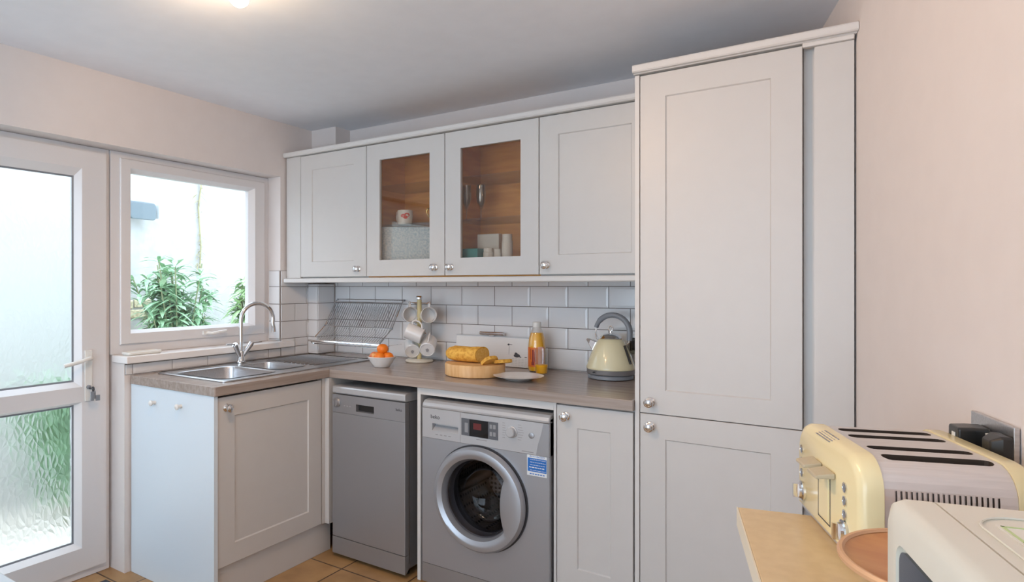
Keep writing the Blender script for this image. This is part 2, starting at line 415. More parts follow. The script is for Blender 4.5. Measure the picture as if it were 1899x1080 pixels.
# ------------------------------------------------------------------ window and door (left wall)
def frame_loft(bm, rects):
    """rects: (y0,y1,z0,z1,x) nested rectangles lofted to a ring"""
    loft(bm, [[Vector((x, y0, z0)), Vector((x, y1, z0)), Vector((x, y1, z1)), Vector((x, y0, z1))] for y0, y1, z0, z1, x in rects], False, False)
def ring(bm, y0, y1, z0, z1, iy0, iy1, iz0, iz1, gy0, gy1, gz0, gz1, xf, xg, xb):
    frame_loft(bm, [(y0, y1, z0, z1, xb), (y0, y1, z0, z1, xf-.004), (y0+.004, y1-.004, z0+.004, z1-.004, xf), (iy0, iy1, iz0, iz1, xf),
                    (gy0, gy1, gz0, gz1, xg), (gy0, gy1, gz0, gz1, xb), (y0, y1, z0, z1, xb)])
win = thing('window_1', 'white framed kitchen window above the sink, looking onto the yard', 'window', (0, -.85, 1.0)); struct(win)
ring_f = lambda name, m, parent, *a: (lambda b: (ring(b, *a), obj(name, b, m, parent))[1])(B())
def wl(y0, y1, z0, z1): return (y0+.85, y1+.85, z0-1.0, z1-1.0)
bm = B(); frame_loft(bm, [(*wl(-1.318, -.3735, .9995, 1.958), -.175), (*wl(-1.318, -.3735, .9995, 1.958), -.105), (*wl(-1.268, -.41, 1.046, 1.925), -.105),
                          (*wl(-1.268, -.41, 1.046, 1.925), -.175), (*wl(-1.318, -.3735, .9995, 1.958), -.175)])
obj('window_frame', bm, 'upvc', win)
bm = B(); ring(bm, *wl(-1.276, -.405, 1.043, 1.93), *wl(-1.226, -.478, 1.094, 1.885), *wl(-1.215, -.502, 1.112, 1.866), -.096, -.125, -.104)
bm.free()
bm = B()
frame_loft(bm, [(*wl(-1.276, -.405, 1.043, 1.93), -.104), (*wl(-1.276, -.405, 1.043, 1.93), -.098), (*wl(-1.272, -.409, 1.047, 1.926), -.094),
                (*wl(-1.226, -.478, 1.094, 1.887), -.094), (*wl(-1.214, -.505, 1.108, 1.868), -.122), (*wl(-1.214, -.505, 1.108, 1.868), -.15),
                (*wl(-1.265, -.413, 1.05, 1.92), -.15), (*wl(-1.265, -.413, 1.05, 1.92), -.104)])
sash = obj('sash', bm, 'upvc', win)
bx('glass_pane', 'glass', sash, -.136, -.132, -.364, .345, .108, .868)
bm = B(); box(bm, -.094, -.082, .02, .055, .062, .084); tube(bm, [(-.084, .04, .073), (-.066, .06, .069), (-.062, .10, .074), (-.064, .15, .078)], .007, 8)
obj('window_handle', bm, 'white_plastic', sash, smooth=True)
# sill board
s = bx('windowsill', 'sill', None, -.094, .035, -1.318, -.292, .965, .998, bevel=.004)
tag(s, 'white painted windowsill board above the sink tiles', 'windowsill')
# sill part in front of the reveal only; the nose past the reveal is the same board
door = thing('door_1', 'white half-glazed back door with leaf-patterned obscured glass', 'door', (0, -1.75, 0)); struct(door)
def dl(y0, y1, z0, z1): return (y0+1.75, y1+1.75, z0, z1)
bm = B(); frame_loft(bm, [(*dl(-2.265, -1.321, .002, 1.958), -.175), (*dl(-2.265, -1.321, .002, 1.958), -.112), (*dl(-2.21, -1.352, .035, 1.925), -.112),
                          (*dl(-2.21, -1.352, .035, 1.925), -.175), (*dl(-2.265, -1.321, .002, 1.958), -.175)])
obj('door_frame', bm, 'upvc', door)
def leafring(bm, o, i, g, xf=-.098, xg=-.122, xb=-.165):
    pass
bm = B()
O = (-2.222, -1.342, .040, 1.932)
up_i = (-2.10, -1.452, .868, 1.852); up_g = (-2.085, -1.474, .890, 1.818)
lo_i = (-2.10, -1.452, .142, .800); lo_g = (-2.085, -1.474, .162, .786)
def P(y, z, x): return Vector((x, y+1.75, z))
def quad(*p): bm.faces.new([bm.verts.new(q) for q in p])
def rect(y0, y1, z0, z1, x): quad(P(y0, z0, x), P(y1, z0, x), P(y1, z1, x), P(y0, z1, x))
xf, xg, xb = -.096, -.124, -.165
for x, I1, I2 in ((xf, up_i, lo_i), (xb, up_g, lo_g)):
    rect(O[0], I1[0], O[2], O[3], x); rect(I1[1], O[1], O[2], O[3], x)
    rect(I1[0], I1[1], I1[3], O[3], x); rect(I1[0], I1[1], I2[3], I1[2], x); rect(I1[0], I1[1], O[2], I2[2], x)
for I, G in ((up_i, up_g), (lo_i, lo_g)):
    frame_loft(bm, [(I[0]+1.75, I[1]+1.75, I[2], I[3], xf), (G[0]+1.75, G[1]+1.75, G[2], G[3], xg), (G[0]+1.75, G[1]+1.75, G[2], G[3], xb)])
frame_loft(bm, [(O[0]+1.75, O[1]+1.75, O[2], O[3], xf), (O[0]+1.75, O[1]+1.75, O[2], O[3], xb)])
leaf = obj('door_leaf', bm, 'upvc', door)
bm = B()
for G in (up_g, lo_g):   # dark glazing gasket line
    frame_loft(bm, [(G[0]+1.75, G[1]+1.75, G[2], G[3], -.126), (G[0]+1.758, G[1]+1.742, G[2]+.008, G[3]-.008, -.128)])
obj('glazing_gasket', bm, 'grey_handle', leaf)
for G in (up_g, lo_g):
    bm = B(); rect_ = (G[0]+1.753, G[1]+1.747, G[2]+.003, G[3]-.003)
    vs = [bm.verts.new((-.13, y, z)) for y, z in ((rect_[0], rect_[2]), (rect_[1], rect_[2]), (rect_[1], rect_[3]), (rect_[0], rect_[3]))]
    bm.faces.new(vs)
    obj('glass_pane', bm, 'leaf_glass', leaf)
bm = B(); box(bm, -.096, -.089, 1.75-1.443, 1.75-1.408, .80, 1.032)
hp = obj('handle_plate', bm, 'white_plastic', leaf, bevel=.004)
bm = B(); tube(bm, [(-.091, .322, .994), (-.06, .322, .996), (-.048, .31, .997), (-.046, .27, .988), (-.05, .225, .978), (-.052, .20, .974)], .009, 10)
obj('lever_handle', bm, 'white_plastic', leaf, smooth=True)
bm = B(); lathe(bm, [(.009, 0), (.009, .01), (.006, .012)], 16, Matrix.Translation((-.089, .322, .865)) @ Matrix.Rotation(PI/2, 4, 'Y'))
obj('lock_cylinder', bm, 'grey_handle', leaf, smooth=True)
k = thing('door_key', 'bunch of keys hanging from the back door lock', 'keys', (-.075, -1.428, .86))
bm = B(); box(bm, -.002, .022, -.0015, .0015, -.004, .004); lathe(bm, [(.011, -.0015), (.011, .0015)], 16, Matrix.Translation((.028, 0, 0)) @ Matrix.Rotation(PI/2, 4, 'X'))
obj('key', bm, 'rubber', k)
bm = B(); box(bm, .024, .028, -.004, .012, -.045, -.01); box(bm, .028, .034, -.012, .002, -.052, -.012); box(bm, .024, .03, .012, .03, -.055, -.03)
obj('key_tags', bm, 'grey_handle', k)
bm = B(); tube(bm, arc((.027, 0, -.008), .01, 0, 2*PI, 14, 'yz'), .0012, 6, caps=False); obj('key_ring', bm, 'chrome', k, smooth=True)
s = thing('soap_dish', 'flat off-white tray lying on the windowsill left end', 'tray', (-.028, -1.208, .998))
bm = B(); loft(bm, [[Vector((x, y, z)) for x, y in rrect(-.035+i, .035-i, -.085+i, .085-i, .012)] for i, z in ((.006, .0), (0, .006), (0, .014), (.003, .016), (.006, .012))]); obj('dish', bm, 'soap', s, smooth=True)
tag(bx('doormat', 'mat_dark', None, .10, .62, -1.98, -1.40, .001, .012, bevel=.004), 'dark grey doormat on the tiles at the back door', 'doormat')
bpy.data.objects['doormat'].location = (-.09, .0, 0)

# ------------------------------------------------------------------ the yard outside
struct(bx('yard_ground', 'yard_floor', None, -2.6, -.25, -6, 6, -.2, -.12)); bpy.data.objects['yard_ground'].name = 'floor_yard'
yw = bx('garden_wall', 'yard_wall', None, -2.6, -2.3, -6, 6, -.12, 2.65)
struct(yw); yw.name = 'wall_yard'
def leaf_blade(bm, p, d, L, wd, droop=.35, mi=0):
    d = d.normalized(); up = Vector((0, 0, 1)); s_ = d.cross(up)
    if s_.length < .1: s_ = Vector((0, 1, 0))
    s_.normalize(); n = s_.cross(d)
    rows = []
    for k, (t, ww) in enumerate(((0, .15), (.25, .8), (.55, 1.), (.8, .6), (1., .03))):
        c = p+d*L*t-up*droop*L*t*t
        rows.append((c-s_*wd*ww*.5, c+n*wd*.08*ww, c+s_*wd*ww*.5))
    vs = [[bm.verts.new(q) for q in r] for r in rows]
    for a, b in zip(vs[:-1], vs[1:]):
        bm.faces.new((a[0], a[1], b[1], b[0])).material_index = mi; bm.faces.new((a[1], a[2], b[2], b[1])).material_index = mi
def shrub(loc, h, nst, spread, label, mname, seed, lw=.03, ll=.16, dens=7):
    r = random.Random(seed); t = thing('garden_shrub', label, 'shrub', loc)
    bs, bl = B(), B()
    for i in range(nst):
        a = r.uniform(0, 2*PI); lean = r.uniform(.1, 1)*spread; hh = h*r.uniform(.55, 1.0)
        tip = Vector((.45*lean*math.cos(a), lean*math.sin(a), hh))
        pts = [Vector((0.03*math.cos(a), .03*math.sin(a), 0)), Vector((tip.x*.3, tip.y*.35, hh*.5)), Vector((tip.x*.7, tip.y*.7, hh*.8)), tip]
        tube(bs, pts, .006, 5)
        for k in range(int(dens*hh/.5)):
            f = r.uniform(.25, 1); q = pts[0].lerp(pts[1], f/.5) if f < .5 else pts[1].lerp(pts[2], (f-.5)/.3) if f < .8 else pts[2].lerp(pts[3], (f-.8)/.2)
            for m_ in range(4):
                b_ = r.uniform(0, 2*PI); d = Vector((math.cos(b_)*.6, math.sin(b_), r.uniform(-.1, .9)))
                leaf_blade(bl, q, d, ll*r.uniform(.7, 1.25), lw*r.uniform(.7, 1.2), r.uniform(.2, .7))
    obj('stems', bs, 'stem', t); obj('foliage', bl, mname, t)
    return t
shrub((-1.80, .17, -.12), 1.66, 40, .40, 'tall leafy green shrub in the yard seen through the middle of window', 'leaf', 3, .042, .17, 10)
shrub((-1.80, .90, -.12), 1.50, 28, .16, 'lower yellow-green shrub at the right edge of the window view', 'leaf2', 5, .04, .15, 9)
shrub((-1.80, -.86, -.12), .86, 44, .36, 'green shrub in the yard behind the obscured door glass', 'leaf', 8, .05, .16, 12)
v = B()
tube(v, [(0, 0, 0), (.01, .01, .35), (0, -.01, .7), (.01, .02, .95)], .008, 5)
for k in range(46):
    z = rnd.choice([rnd.uniform(.15, .5), rnd.uniform(.6, .98)]); leaf_blade(v, Vector((0, rnd.uniform(-.02, .02), z)), Vector((.3, rnd.uniform(-1, 1), rnd.uniform(-.6, .4))), rnd.uniform(.03, .08 if z < .6 else .14), .012)
o = obj('climbing_vine', v, 'vine'); o.location = (-2.285, .70, 1.35)
tag(o, 'thin dried vine climbing the white yard wall above the shrub', 'vine')
st = thing('exposed_stone', 'patch of bare yellowish stones low on the white yard wall', 'stonework', (-2.30, .2, 1.12))
for k, (y0, y1, z0, z1) in enumerate(((-.30, -.14, .01, .08), (-.13, .02, .02, .09), (-.2, -.02, -.07, .0), (0.0, .10, -.08, .01))):
    bx('stone', 'stone', st, -.002, .018, y0, y1, z0, z1, bevel=.008)
fl_ = thing('floodlight', 'grey-blue outdoor lamp fixed to the yard wall left of the shrub', 'outdoor lamp', (-2.3, .10, 1.95))
bm = B(); loft(bm, [[Vector((x, y, z)) for y, z in l] for x, l in ((.0, rrect(-.03, .03, -.03, .03, .01)), (.05, rrect(-.03, .03, -.03, .03, .01)))]); obj('bracket', bm, 'lampgrey', fl_)
bm = B(); loft(bm, [[Vector((.07+.0*y, y, z)) for y, z in rrect(-.14, .07, -.06, .085, .03)], [Vector((.16, y, z)) for y, z in rrect(-.15, .08, -.075, .07, .03)]]); obj('housing', bm, 'lampgrey', fl_, bevel=.008)
bm = B(); loft(bm, [[Vector((x, .081+(x-.07)*.3, z)) for x, z in rrect(.075, .155, -.055, .06, .01)], [Vector((x, .10+(x-.07)*.3, z)) for x, z in rrect(.08, .15, -.05, .055, .01)]]); obj('lens', bm, 'lampglass', fl_)

# ------------------------------------------------------------------ shaker doors, knobs
def shaker(name, w, h, parent, loc, rotz=0., stile=.088, rail=.084, glass=False, t=.019):
    """door, front face at local y=0 facing -y, from u=0..w, z=0..h"""
    bm = B(); i = (stile, w-stile, rail, h-rail)
    L_ = lambda x0, x1, z0, z1, y: [Vector((x0, y, z0)), Vector((x1, y, z0)), Vector((x1, y, z1)), Vector((x0, y, z1))]
    e = .0012; d = .0055
    back = L_(e, w-e, e, h-e, t)
    if glass:
        loft(bm, [L_(i[0], i[1], i[2], i[3], t), back, L_(0, w, 0, h, t-e), L_(0, w, 0, h, e), L_(e, w-e, e, h-e, 0), L_(i[0], i[1], i[2], i[3], 0), L_(i[0], i[1], i[2], i[3], t)], False, False)
    else:
        loft(bm, [back, L_(0, w, 0, h, t-e), L_(0, w, 0, h, e), L_(e, w-e, e, h-e, 0), L_(i[0], i[1], i[2], i[3], 0),
                  L_(i[0]+.004, i[1]-.004, i[2]+.004, i[3]-.004, d)], True, True)
    if glass:   # fine joint lines between stiles and rails
        pass
    o = obj(name, bm, 'cab', parent, loc=loc, rot=(0, 0, rotz))
    if glass:
        b = B(); box(b, i[0]+.0005, i[1]-.0005, .010, .013, i[2]+.0005, i[3]-.0005); obj('glass_pane', b, 'cab_glass', o)
    return o
def knob(parent, x, z):
    bm = B(); lathe(bm, [(.0165, 0), (.0165, .002), (.0145, .004), (.008, .006), (.006, .012), (.009, .016), (.0155, .020), (.0175, .026), (.0165, .031), (.0125, .0335), (.0115, .0325), (.006, .035), (.001, .0355)], 24,
                    Matrix.Rotation(PI/2, 4, 'X'))
    return obj('knob', bm, 'chrome', parent, smooth=True, loc=(x, 0, z))

# ------------------------------------------------------------------ wall cupboards
YD = -.335
def shell(bm, w, d, z0, z1, t=.018, y0=0.):
    box(bm, 0, t, y0, d, z0, z1); box(bm, w-t, w, y0, d, z0, z1); box(bm, t, w-t, y0, d, z0, z0+t); box(bm, t, w-t, y0, d, z1-t, z1)
    box(bm, t, w-t, d-.008, d, z0+t, z1-t)
edges = [.128, .6235, 1.1215, 1.6190, 2.1165]
labels = ['white shaker wall cupboard in the corner next to the window', 'glazed wall cupboard holding mugs and a blue-grey tray',
          'glazed wall cupboard holding champagne flutes and a teal box', 'white shaker wall cupboard beside the tall unit, above kettle']
for k in range(4):
    a, b = edges[k], edges[k+1]; gl = k in (1, 2)
    c = thing('wall_cupboard', labels[k], 'cupboard', (a, YD+.02, 1.367))
    y_b = .315-.010
    bm = B(); shell(bm, b-a-.0005, y_b, .001, .703)
    obj('carcass', bm, 'wood_cab' if gl else 'cab', c)
    d = shaker('door', b-a-.004, .694, c, (.002, -.0205, .006), glass=gl)
    w_ = b-a-.004
    knob(d, w_-.055 if k in (0, 1) else .033, .04)
    if gl:
        for zs in (.273, .478):
            bx('glass_shelf', 'clear', c, .0185, b-a-.0195, .012, y_b-.010, zs, zs+.005)
bm = B(); box(bm, .012, .127, YD, YD+.018, 1.367, 2.07); o = obj('filler_panel', bm, 'cab', None, bevel=.001)
tag(o, 'narrow white filler strip between window wall and corner wall cupboard', 'filler panel')
def strip(name, prof, x0, x1, label, cat):
    bm = B(); loft(bm, [[Vector((x0, y, z)) for y, z in prof], [Vector((x1, y, z)) for y, z in prof]]); o = obj(name, bm, 'cab_edge'); return tag(o, label, cat)
strip('cornice', [(YD+.06, 2.0712), (YD+.0, 2.0712), (YD-.022, 2.0712), (YD-.027, 2.077), (YD-.027, 2.092), (YD-.023, 2.097), (YD+.06, 2.097)], .012, 2.116, 'white cornice board running along the top of wall cupboards', 'cornice')
strip('light_rail', [(YD+.04, 1.3655), (YD-.018, 1.3655), (YD-.023, 1.361), (YD-.023, 1.344), (YD-.019, 1.340), (YD+.04, 1.340)], .012, 2.116, 'white light rail under the wall cupboards', 'light rail')

# inside the glazed cupboards
def mug_mesh(bm, r=.041, h=.09, t=.0035, taper=.9):
    lathe(bm, [(.001, .004), (r*taper*.85, .004), (r*taper*.88, 0), (r*taper, .003), (r, h*.6), (r, h-.002), (r-t*.5, h), (r-t, h-.003), (r-t, h*.5), (r*taper-t, .01), (.001, .008)], 32)
    pts = [Vector((r-.002, 0, h*.80)), Vector((r+.014, 0, h*.84)), Vector((r+.026, 0, h*.70)), Vector((r+.027, 0, h*.5)), Vector((r+.018, 0, h*.3)), Vector((r-.003, 0, h*.2))]
    tube(bm, pts, .0045, 8)
def mug(label, loc, group=None, m='ceramic', rot=(0, 0, 0), mark=None, **kw):
    t = thing('mug', label, 'mug', loc, 0, group); t.rotation_euler = rot
    bm = B(); mug_mesh(bm, **kw); obj('body', bm, m, t, smooth=True)
    return t
ZS = 1.367+.278+.0005      # top of the lower glass shelf
ZB = 1.3865                # cupboard floor
t = thing('patterned_tray', 'blue-grey patterned tray standing on edge in the left glazed cupboard', 'tray', (.664, -.293, ZB), math.radians(38))
bm = B(); loft(bm, [[Vector((x, y, z)) for x, z in rrect(0, .37, 0, .252, .012)] for y in (0, .022)]); obj('tray_body', bm, 'blue_box', t, bevel=.003)
m_ = mug('white mug with a red poppy in the left glazed cupboard', (.790, -.215, ZS), rot=(0, 0, PI*.93), r=.041, h=.078, taper=.93)
bm = B()
for dx, dz, rr in ((-.010, .002, .013), (.010, .006, .015), (.002, -.006, .012)):
    pts = []; rr_ = .0416+rr*.02-dx*.012
    for k in range(12):
        a = 2*PI*k/12; u = dx+rr*math.cos(a); z = .045+dz+rr*.75*math.sin(a)
        th = PI*1.705-PI*.93+(u/.041); pts.append(bm.verts.new((rr_*math.cos(th), rr_*math.sin(th), z)))
    bm.faces.new(pts)
obj('poppy_print', bm, 'red', m_)
t = thing('mug', 'white mug with a gold-edged heart-shaped handle in left glazed cupboard', 'mug', (.995, -.205, ZS))
bm = B(); lathe(bm, [(.001, .004), (.032, .004), (.034, 0), (.040, .04), (.041, .082), (.038, .082), (.036, .01), (.001, .008)], 28); obj('body', bm, 'ceramic', t, smooth=True)
bm = B(); tube(bm, [(-.038, 0, .07), (-.05, 0, .082), (-.064, 0, .08), (-.072, 0, .068), (-.068, 0, .052), (-.055, 0, .036), (-.038, 0, .022)], .0035, 8); obj('heart_handle', bm, 'gold', t, smooth=True)
mug('pale pink mug at the left end of the glazed cupboard shelf', (.700, -.12, ZS), m='pink_board', rot=(0, 0, 2.2), r=.038, h=.085)
def flute(loc, label):
    t = thing('champagne_flute', label, 'glass', loc, 0, 'champagne flutes on the glass shelf')
    bm = B(); lathe(bm, [(.024, 0), (.025, .002), (.006, .006), (.0035, .012), (.0035, .055), (.010, .065), (.020, .09), (.0245, .13), (.022, .178), (.021, .178), (.023, .13), (.0185, .092), (.004, .070), (.001, .068)], 28)
    obj('bowl_and_stem', bm, 'flute_glass', t, smooth=True)
flute((1.172, -.215, ZS), 'champagne flute nearer the left side of the glazed cupboard')
flute((1.238, -.185, ZS), 'champagne flute standing further right on the cupboard glass shelf')
o = bx('white_card_box', 'white_plastic', None, 1.196, 1.318, -.15, -.11, ZB, ZB+.195, bevel=.003); tag(o, 'white upright box behind the teal box in the right glazed cupboard', 'box')
o = bx('teal_box', 'teal', None, 1.155, 1.262, -.262, -.19, ZB, ZB+.118, bevel=.003); tag(o, 'small teal box on the floor of the right glazed cupboard', 'box')
for x, y, r, h, lb in ((1.305, -.23, .026, .118, 'short white pot just right of the teal box in cupboard'), (1.352, -.225, .018, .112, 'small grey-white jar in the middle of the glazed cupboard row'),
                       (1.402, -.22, .026, .182, 'tall white canister at the right of the glazed cupboard row')):
    bm = B(); lathe(bm, [(r*.92, 0), (r, .004), (r, h*.82), (r*.9, h*.84), (r*.9, h), (.001, h)], 24, Matrix.Translation((0, 0, 0)))
    o = obj('white_pot', bm, 'white_plastic', None, smooth=True, loc=(x, y, ZB)); tag(o, lb, 'pot')

# ------------------------------------------------------------------ worktop (L) with sink cut-out
ZW = .91; XW = .628; YW = -.622
o1 = [(.0085, -.0075-.141-.003), (.0845+.004, -.152), (.0885, -.009), (2.116, -.009), (2.116, YW), (XW, YW), (XW, -1.283), (.0085, -1.283)]
hole = rrect(.085, .520, -1.165, -.575, .03)
bm = B()
# left leg (with the cut-out) and back leg, mitred
left = [(.0085, -1.287), (XW-.004, -1.287), (XW, -1.283), (XW, YW), (.0885, -.0885), (.0885, -.152), (.0085, -.152)]
back = [(.0885, -.0885), (XW, YW), (2.116, YW), (2.116, -.009), (.0885, -.009)]
wt = thing('worktop', 'grey-brown wood-effect laminate worktop turning the corner under the tiles', 'worktop', (.62, -.62, .87))
F3 = lambda u, v, d: (u-.62, v+.62, d)
bm = B(); plate(bm, left, [hole], .0, .0395, F3); obj('sink_run', bm, 'worktop_l', wt, bevel=.002)
bm = B(); plate(bm, back, [], .0, .0395, F3); obj('appliance_run', bm, 'worktop', wt, bevel=.002)

sink = thing('sink', 'stainless steel one-and-a-half bowl inset sink with drainer below the window', 'sink', (.30, -.70, .9105))
fs = lambda u, v, d: (u-.30, v+.70, d)
b1 = rrect(.150, .500, -1.150, -.840, .05, 6); b2 = rrect(.165, .455, -.800, -.610, .04, 6)
bm = B(); outer = rrect(.055, .560, -1.190, -.195, .025, 6); plate(bm, outer, [b1, b2], .0, .0035, fs)
loft(bm, [[Vector(fs(u, v, .0035)) for u, v in outer], [Vector(fs(.30+(u-.30)*.985, -.70+(v+.70)*.99, .0055)) for u, v in outer]], False, False)
for lp, dep in ((b1, .16), (b2, .12)):
    cx = sum(p[0] for p in lp)/len(lp); cy = sum(p[1] for p in lp)/len(lp)
    mk = lambda k, z: [Vector(fs(cx+(u-cx)*k, cy+(v-cy)*k, z)) for u, v in lp]
    loft(bm, [mk(1.05, .0055), mk(1.0, .0035), mk(.98, -.01), mk(.95, -dep+.02), mk(.90, -dep+.004), mk(.2, -dep-.003)], False, True)
for k in range(12):
    u = .12+k*.032; tube(bm, [fs(u, -.575, .0035), fs(u, -.56, .006), fs(u, -.25, .005), fs(u, -.235, .0035)], .004, 6)
obj('basin_and_drainer', bm, 'steel', sink, smooth=True, auto=35)
for (cx, cy, z) in ((.325, -.995, -.158), (.31, -.705, -.118)):
    bm = B(); lathe(bm, [(.035, 0), (.038, .003), (.03, .004), (.012, .001), (.001, .001)], 20, Matrix.Translation(fs(cx, cy, z)))
    obj('waste', bm, 'chrome', sink, smooth=True)
bm = B()
for k in range(3): lathe(bm, [(.006, 0), (.001, .0004)], 10, Matrix.Translation(fs(.484, -1.06+k*.03, -.035)) @ Matrix.Rotation(-PI/2, 4, 'Y'))
obj('overflow_holes', bm, 'gap', sink)

tap = thing('mixer_tap', 'chrome swan-neck mixer tap with two lever handles behind the sink', 'tap', (.085, -.722, .9155))
bm = B(); lathe(bm, [(.026, 0), (.026, .006), (.020, .012), (.017, .04), (.016, .06), (.012, .065)], 24)
pts = [Vector((0, 0, .05)), Vector((0, 0, .15)), Vector((0, 0, .225))]
R_ = .088
for k in range(1, 17):
    a = PI-PI*1.08*k/16; pts.append(Vector((.045*(1+math.cos(a))*.55, R_*(1+math.cos(a)), .225+R_*math.sin(a))))
pts.append(pts[-1]+Vector((.002, .006, -.030)))
tube(bm, pts, .011, 14); tube(bm, [pts[-1], pts[-1]+Vector((0, .002, -.018))], .0125, 14)
obj('spout', bm, 'chrome', tap, smooth=True)
for sgn in (-1, 1):
    bm = B(); p0 = Vector((0, 0, .02)); p1 = Vector((.018, sgn*.052, .098))
    tube(bm, [p0, p0.lerp(p1, .5), p1], .0125, 14, radii=[.009, .0115, .015]); tube(bm, [p1, p1+(p1-p0).normalized()*.006], .014, 14)
    q = p1+Vector((0, 0, .004)); tube(bm, [q, q+Vector((.012, sgn*.062, .004))], .0045, 10)
    obj('tap_handle', bm, 'chrome', tap, smooth=True)

# ------------------------------------------------------------------ sink unit and corner
su = thing('sink_unit', 'white sink base unit with bluish-white laminate end panel and one door', 'base unit', (.59, -1.28, 0))
bx('end_panel', 'laminate', su, -.582, .027, -.002, .016, .001, .869)
bm = B(); box(bm, -.575, .0, .0175, .035, .15, .86); box(bm, -.575, .0, .035, .62, .15, .168); box(bm, -.018, .0, .035, .62, .80, .868); box(bm, -.575, -.56, .035, .62, .15, .60)
obj('carcass', bm, 'cab', su)
bx('plinth', 'cab', su, -.012, .004, .017, .70, .001, .1485)
bx('door_gap_shade', 'gap', su, .0005, .003, .02, .61, .855, .8685)  # black strip put in as the shade above the door
d = shaker('door', .600, .705, su, (.022, .0195, .155), rotz=PI/2, stile=.085, rail=.083); knob(d, .042, .66)
cp = thing('corner_post', 'white corner post between sink unit door and slimline dishwasher', 'corner post', (.61, -.62, .15))
bm = B(); box(bm, -.02, .0, -.034, -.012, .0, .718); box(bm, -.02, .024, -.012, .006, .0, .718); box(bm, .010, .024, .006, .25, .0, .718)
obj('post', bm, 'cab', cp, bevel=.002)
for k, (x, z) in enumerate(((.201, .803), (.394, .807))):
    bm = B(); lathe(bm, [(.008, 0), (.008, .004), (.006, .012), (.012, .018), (.0125, .024), (.008, .028), (.001, .029)], 20, Matrix.Rotation(PI/2, 4, 'X'))
    o = obj('peg', bm, 'white_plastic', su, smooth=True, loc=(x-.59, -.0022, z))

# ------------------------------------------------------------------ slimline dishwasher
dw = thing('dishwasher', 'silver slimline dishwasher between corner post and washing machine', 'dishwasher', (.660, -.633, 0))
W = .443
bx('cabinet_body', 'silver2', dw, .004, W-.004, .030, .56, .035, .795)
bm = B(); loft(bm, [[Vector((x, y, z)) for y, z in ((.56, .797), (.018, .797), (.004, .799), (.0, .805), (.0, .826), (.004, .832), (.02, .835), (.56, .835))] for x in (0, W)])
obj('top_panel', bm, 'silver_plastic', dw, bevel=.002)
bm = B(); box(bm, 0, W, .0, .028, .708, .7945); o = obj('control_panel', bm, 'silver2', dw)
c_ = B(); box(c_, .152, .262, -.01, .02, .724, .758); cut(o, c_)
bx('grip_recess', 'black', o, .153, .261, .018, .021, .725, .757)
bx('door_panel', 'silver2', dw, 0, W, .0, .028, .104, .7065, bevel=.002)
bm = B(); loft(bm, [[Vector((x, y, z)) for y, z in ((0, .020), (0, .1015), (.028, .1015), (.028, .035), (.01, .022))] for x in (0, W)]); obj('kick_plate', bm, 'silver2', dw)
for x, y in ((.04, .06), (W-.04, .06), (.04, .5), (W-.04, .5)):
    bm = B(); lathe(bm, [(.018, 0), (.018, .008), (.008, .012), (.008, .0345)], 12); obj('foot', bm, 'black', dw, loc=(x, y, .0005))
bm = B(); lathe(bm, [(.023, 0), (.023, .006), (.019, .010), (.017, .018), (.001, .019)], 24, Matrix.Rotation(PI/2, 4, 'X')); box(bm, -.003, .003, -.024, -.015, -.017, .017)
obj('programme_dial', bm, 'silver2', dw, smooth=True, loc=(.030, 0, .755))
for k in range(3): bx('indicator_button', 'silver_plastic', dw, .075+k*.017, .084+k*.017, -.0012, .001, .742, .746)
text('brand_badge', 'beko', .018, 'ink', dw, (W-.035, -.0006, .760), (PI/2, 0, 0))
bm = B(); box(bm, W-.0035, W-.002, .034, .037, .06, .79); obj('side_seal', bm, 'chrome', dw)

# ------------------------------------------------------------------ washing machine and its housing
hs = thing('appliance_housing', 'white side panels and top rail framing the washing machine', 'housing', (1.146, -.60, 0))
bx('side_panel', 'cab_edge', hs, .0, .018, 0.002, .57, .001, .868); bx('side_panel', 'cab_edge', hs, .656, .667, 0.002, .57, .001, .868)
bx('top_rail', 'cab_edge', hs, .0185, .6555, .002, .02, .836, .868)
wm = thing('washing_machine', 'silver front-loading washing machine with round porthole door', 'washing machine', (1.193, -.625, 0))
W = .602; cxw, czw, Ro = .292, .438, .216
bm = B()
circ = [(cxw+.178*math.cos(2*PI*k/64), czw+.178*math.sin(2*PI*k/64)) for k in range(64)]
plate(bm, [(0, .104), (W, .104), (W, .655), (0, .655)], [circ], 0, .012, lambda u, v, d: (u, d, v))
front = obj('front_panel', bm, 'silver', wm)
bm = B(); box(bm, 0, .004, .012, .54, .02, .80); box(bm, W-.004, W, .012, .54, .02, .80); box(bm, .004, W-.004, .53, .54, .02, .80); box(bm, .004, W-.004, .012, .53, .02, .024)
obj('casing', bm, 'silver', wm)
bm = B(); loft(bm, [[Vector((x, y, z)) for y, z in ((0, .020), (0, .102), (.012, .102), (.012, .02))] for x in (0, W)]); obj('kick_plate', bm, 'silver2', wm)
bm = B(); loft(bm, [[Vector((x, y, z)) for y, z in ((.54, .786), (-.001, .786), (-.002, .796), (.004, .808), (.016, .817), (.04, .8205), (.54, .8205))] for x in (0, .012, W-.012, W)])
obj('top_cover', bm, 'silver_plastic', wm, bevel=.004)
bm = B(); box(bm, 0, W, 0, .05, .657, .785); cpn = obj('control_panel', bm, 'silver_plastic', wm)
c_ = B(); loft(c_, [[Vector((x, y, z)) for x, z in ((.052, .690), (.052, .722), (.186, .722), (.186, .690))] for y in (-.01, .026)]); cut(cpn, c_)
bm = B(); loft(bm, [[Vector((x, y, z)) for y, z in ((0.0005, .690), (.024, .6905), (.024, .710))] for x in (.053, .185)]); obj('drawer_grip', bm, 'silver_plastic', cpn)
bm = B()
for a in ((.0, .196, .7855, .7865), (.196, .1975, .657, .785), (.0, W, .656, .6572)): box(bm, a[0], a[1], -.0006, .001, a[2], a[3])
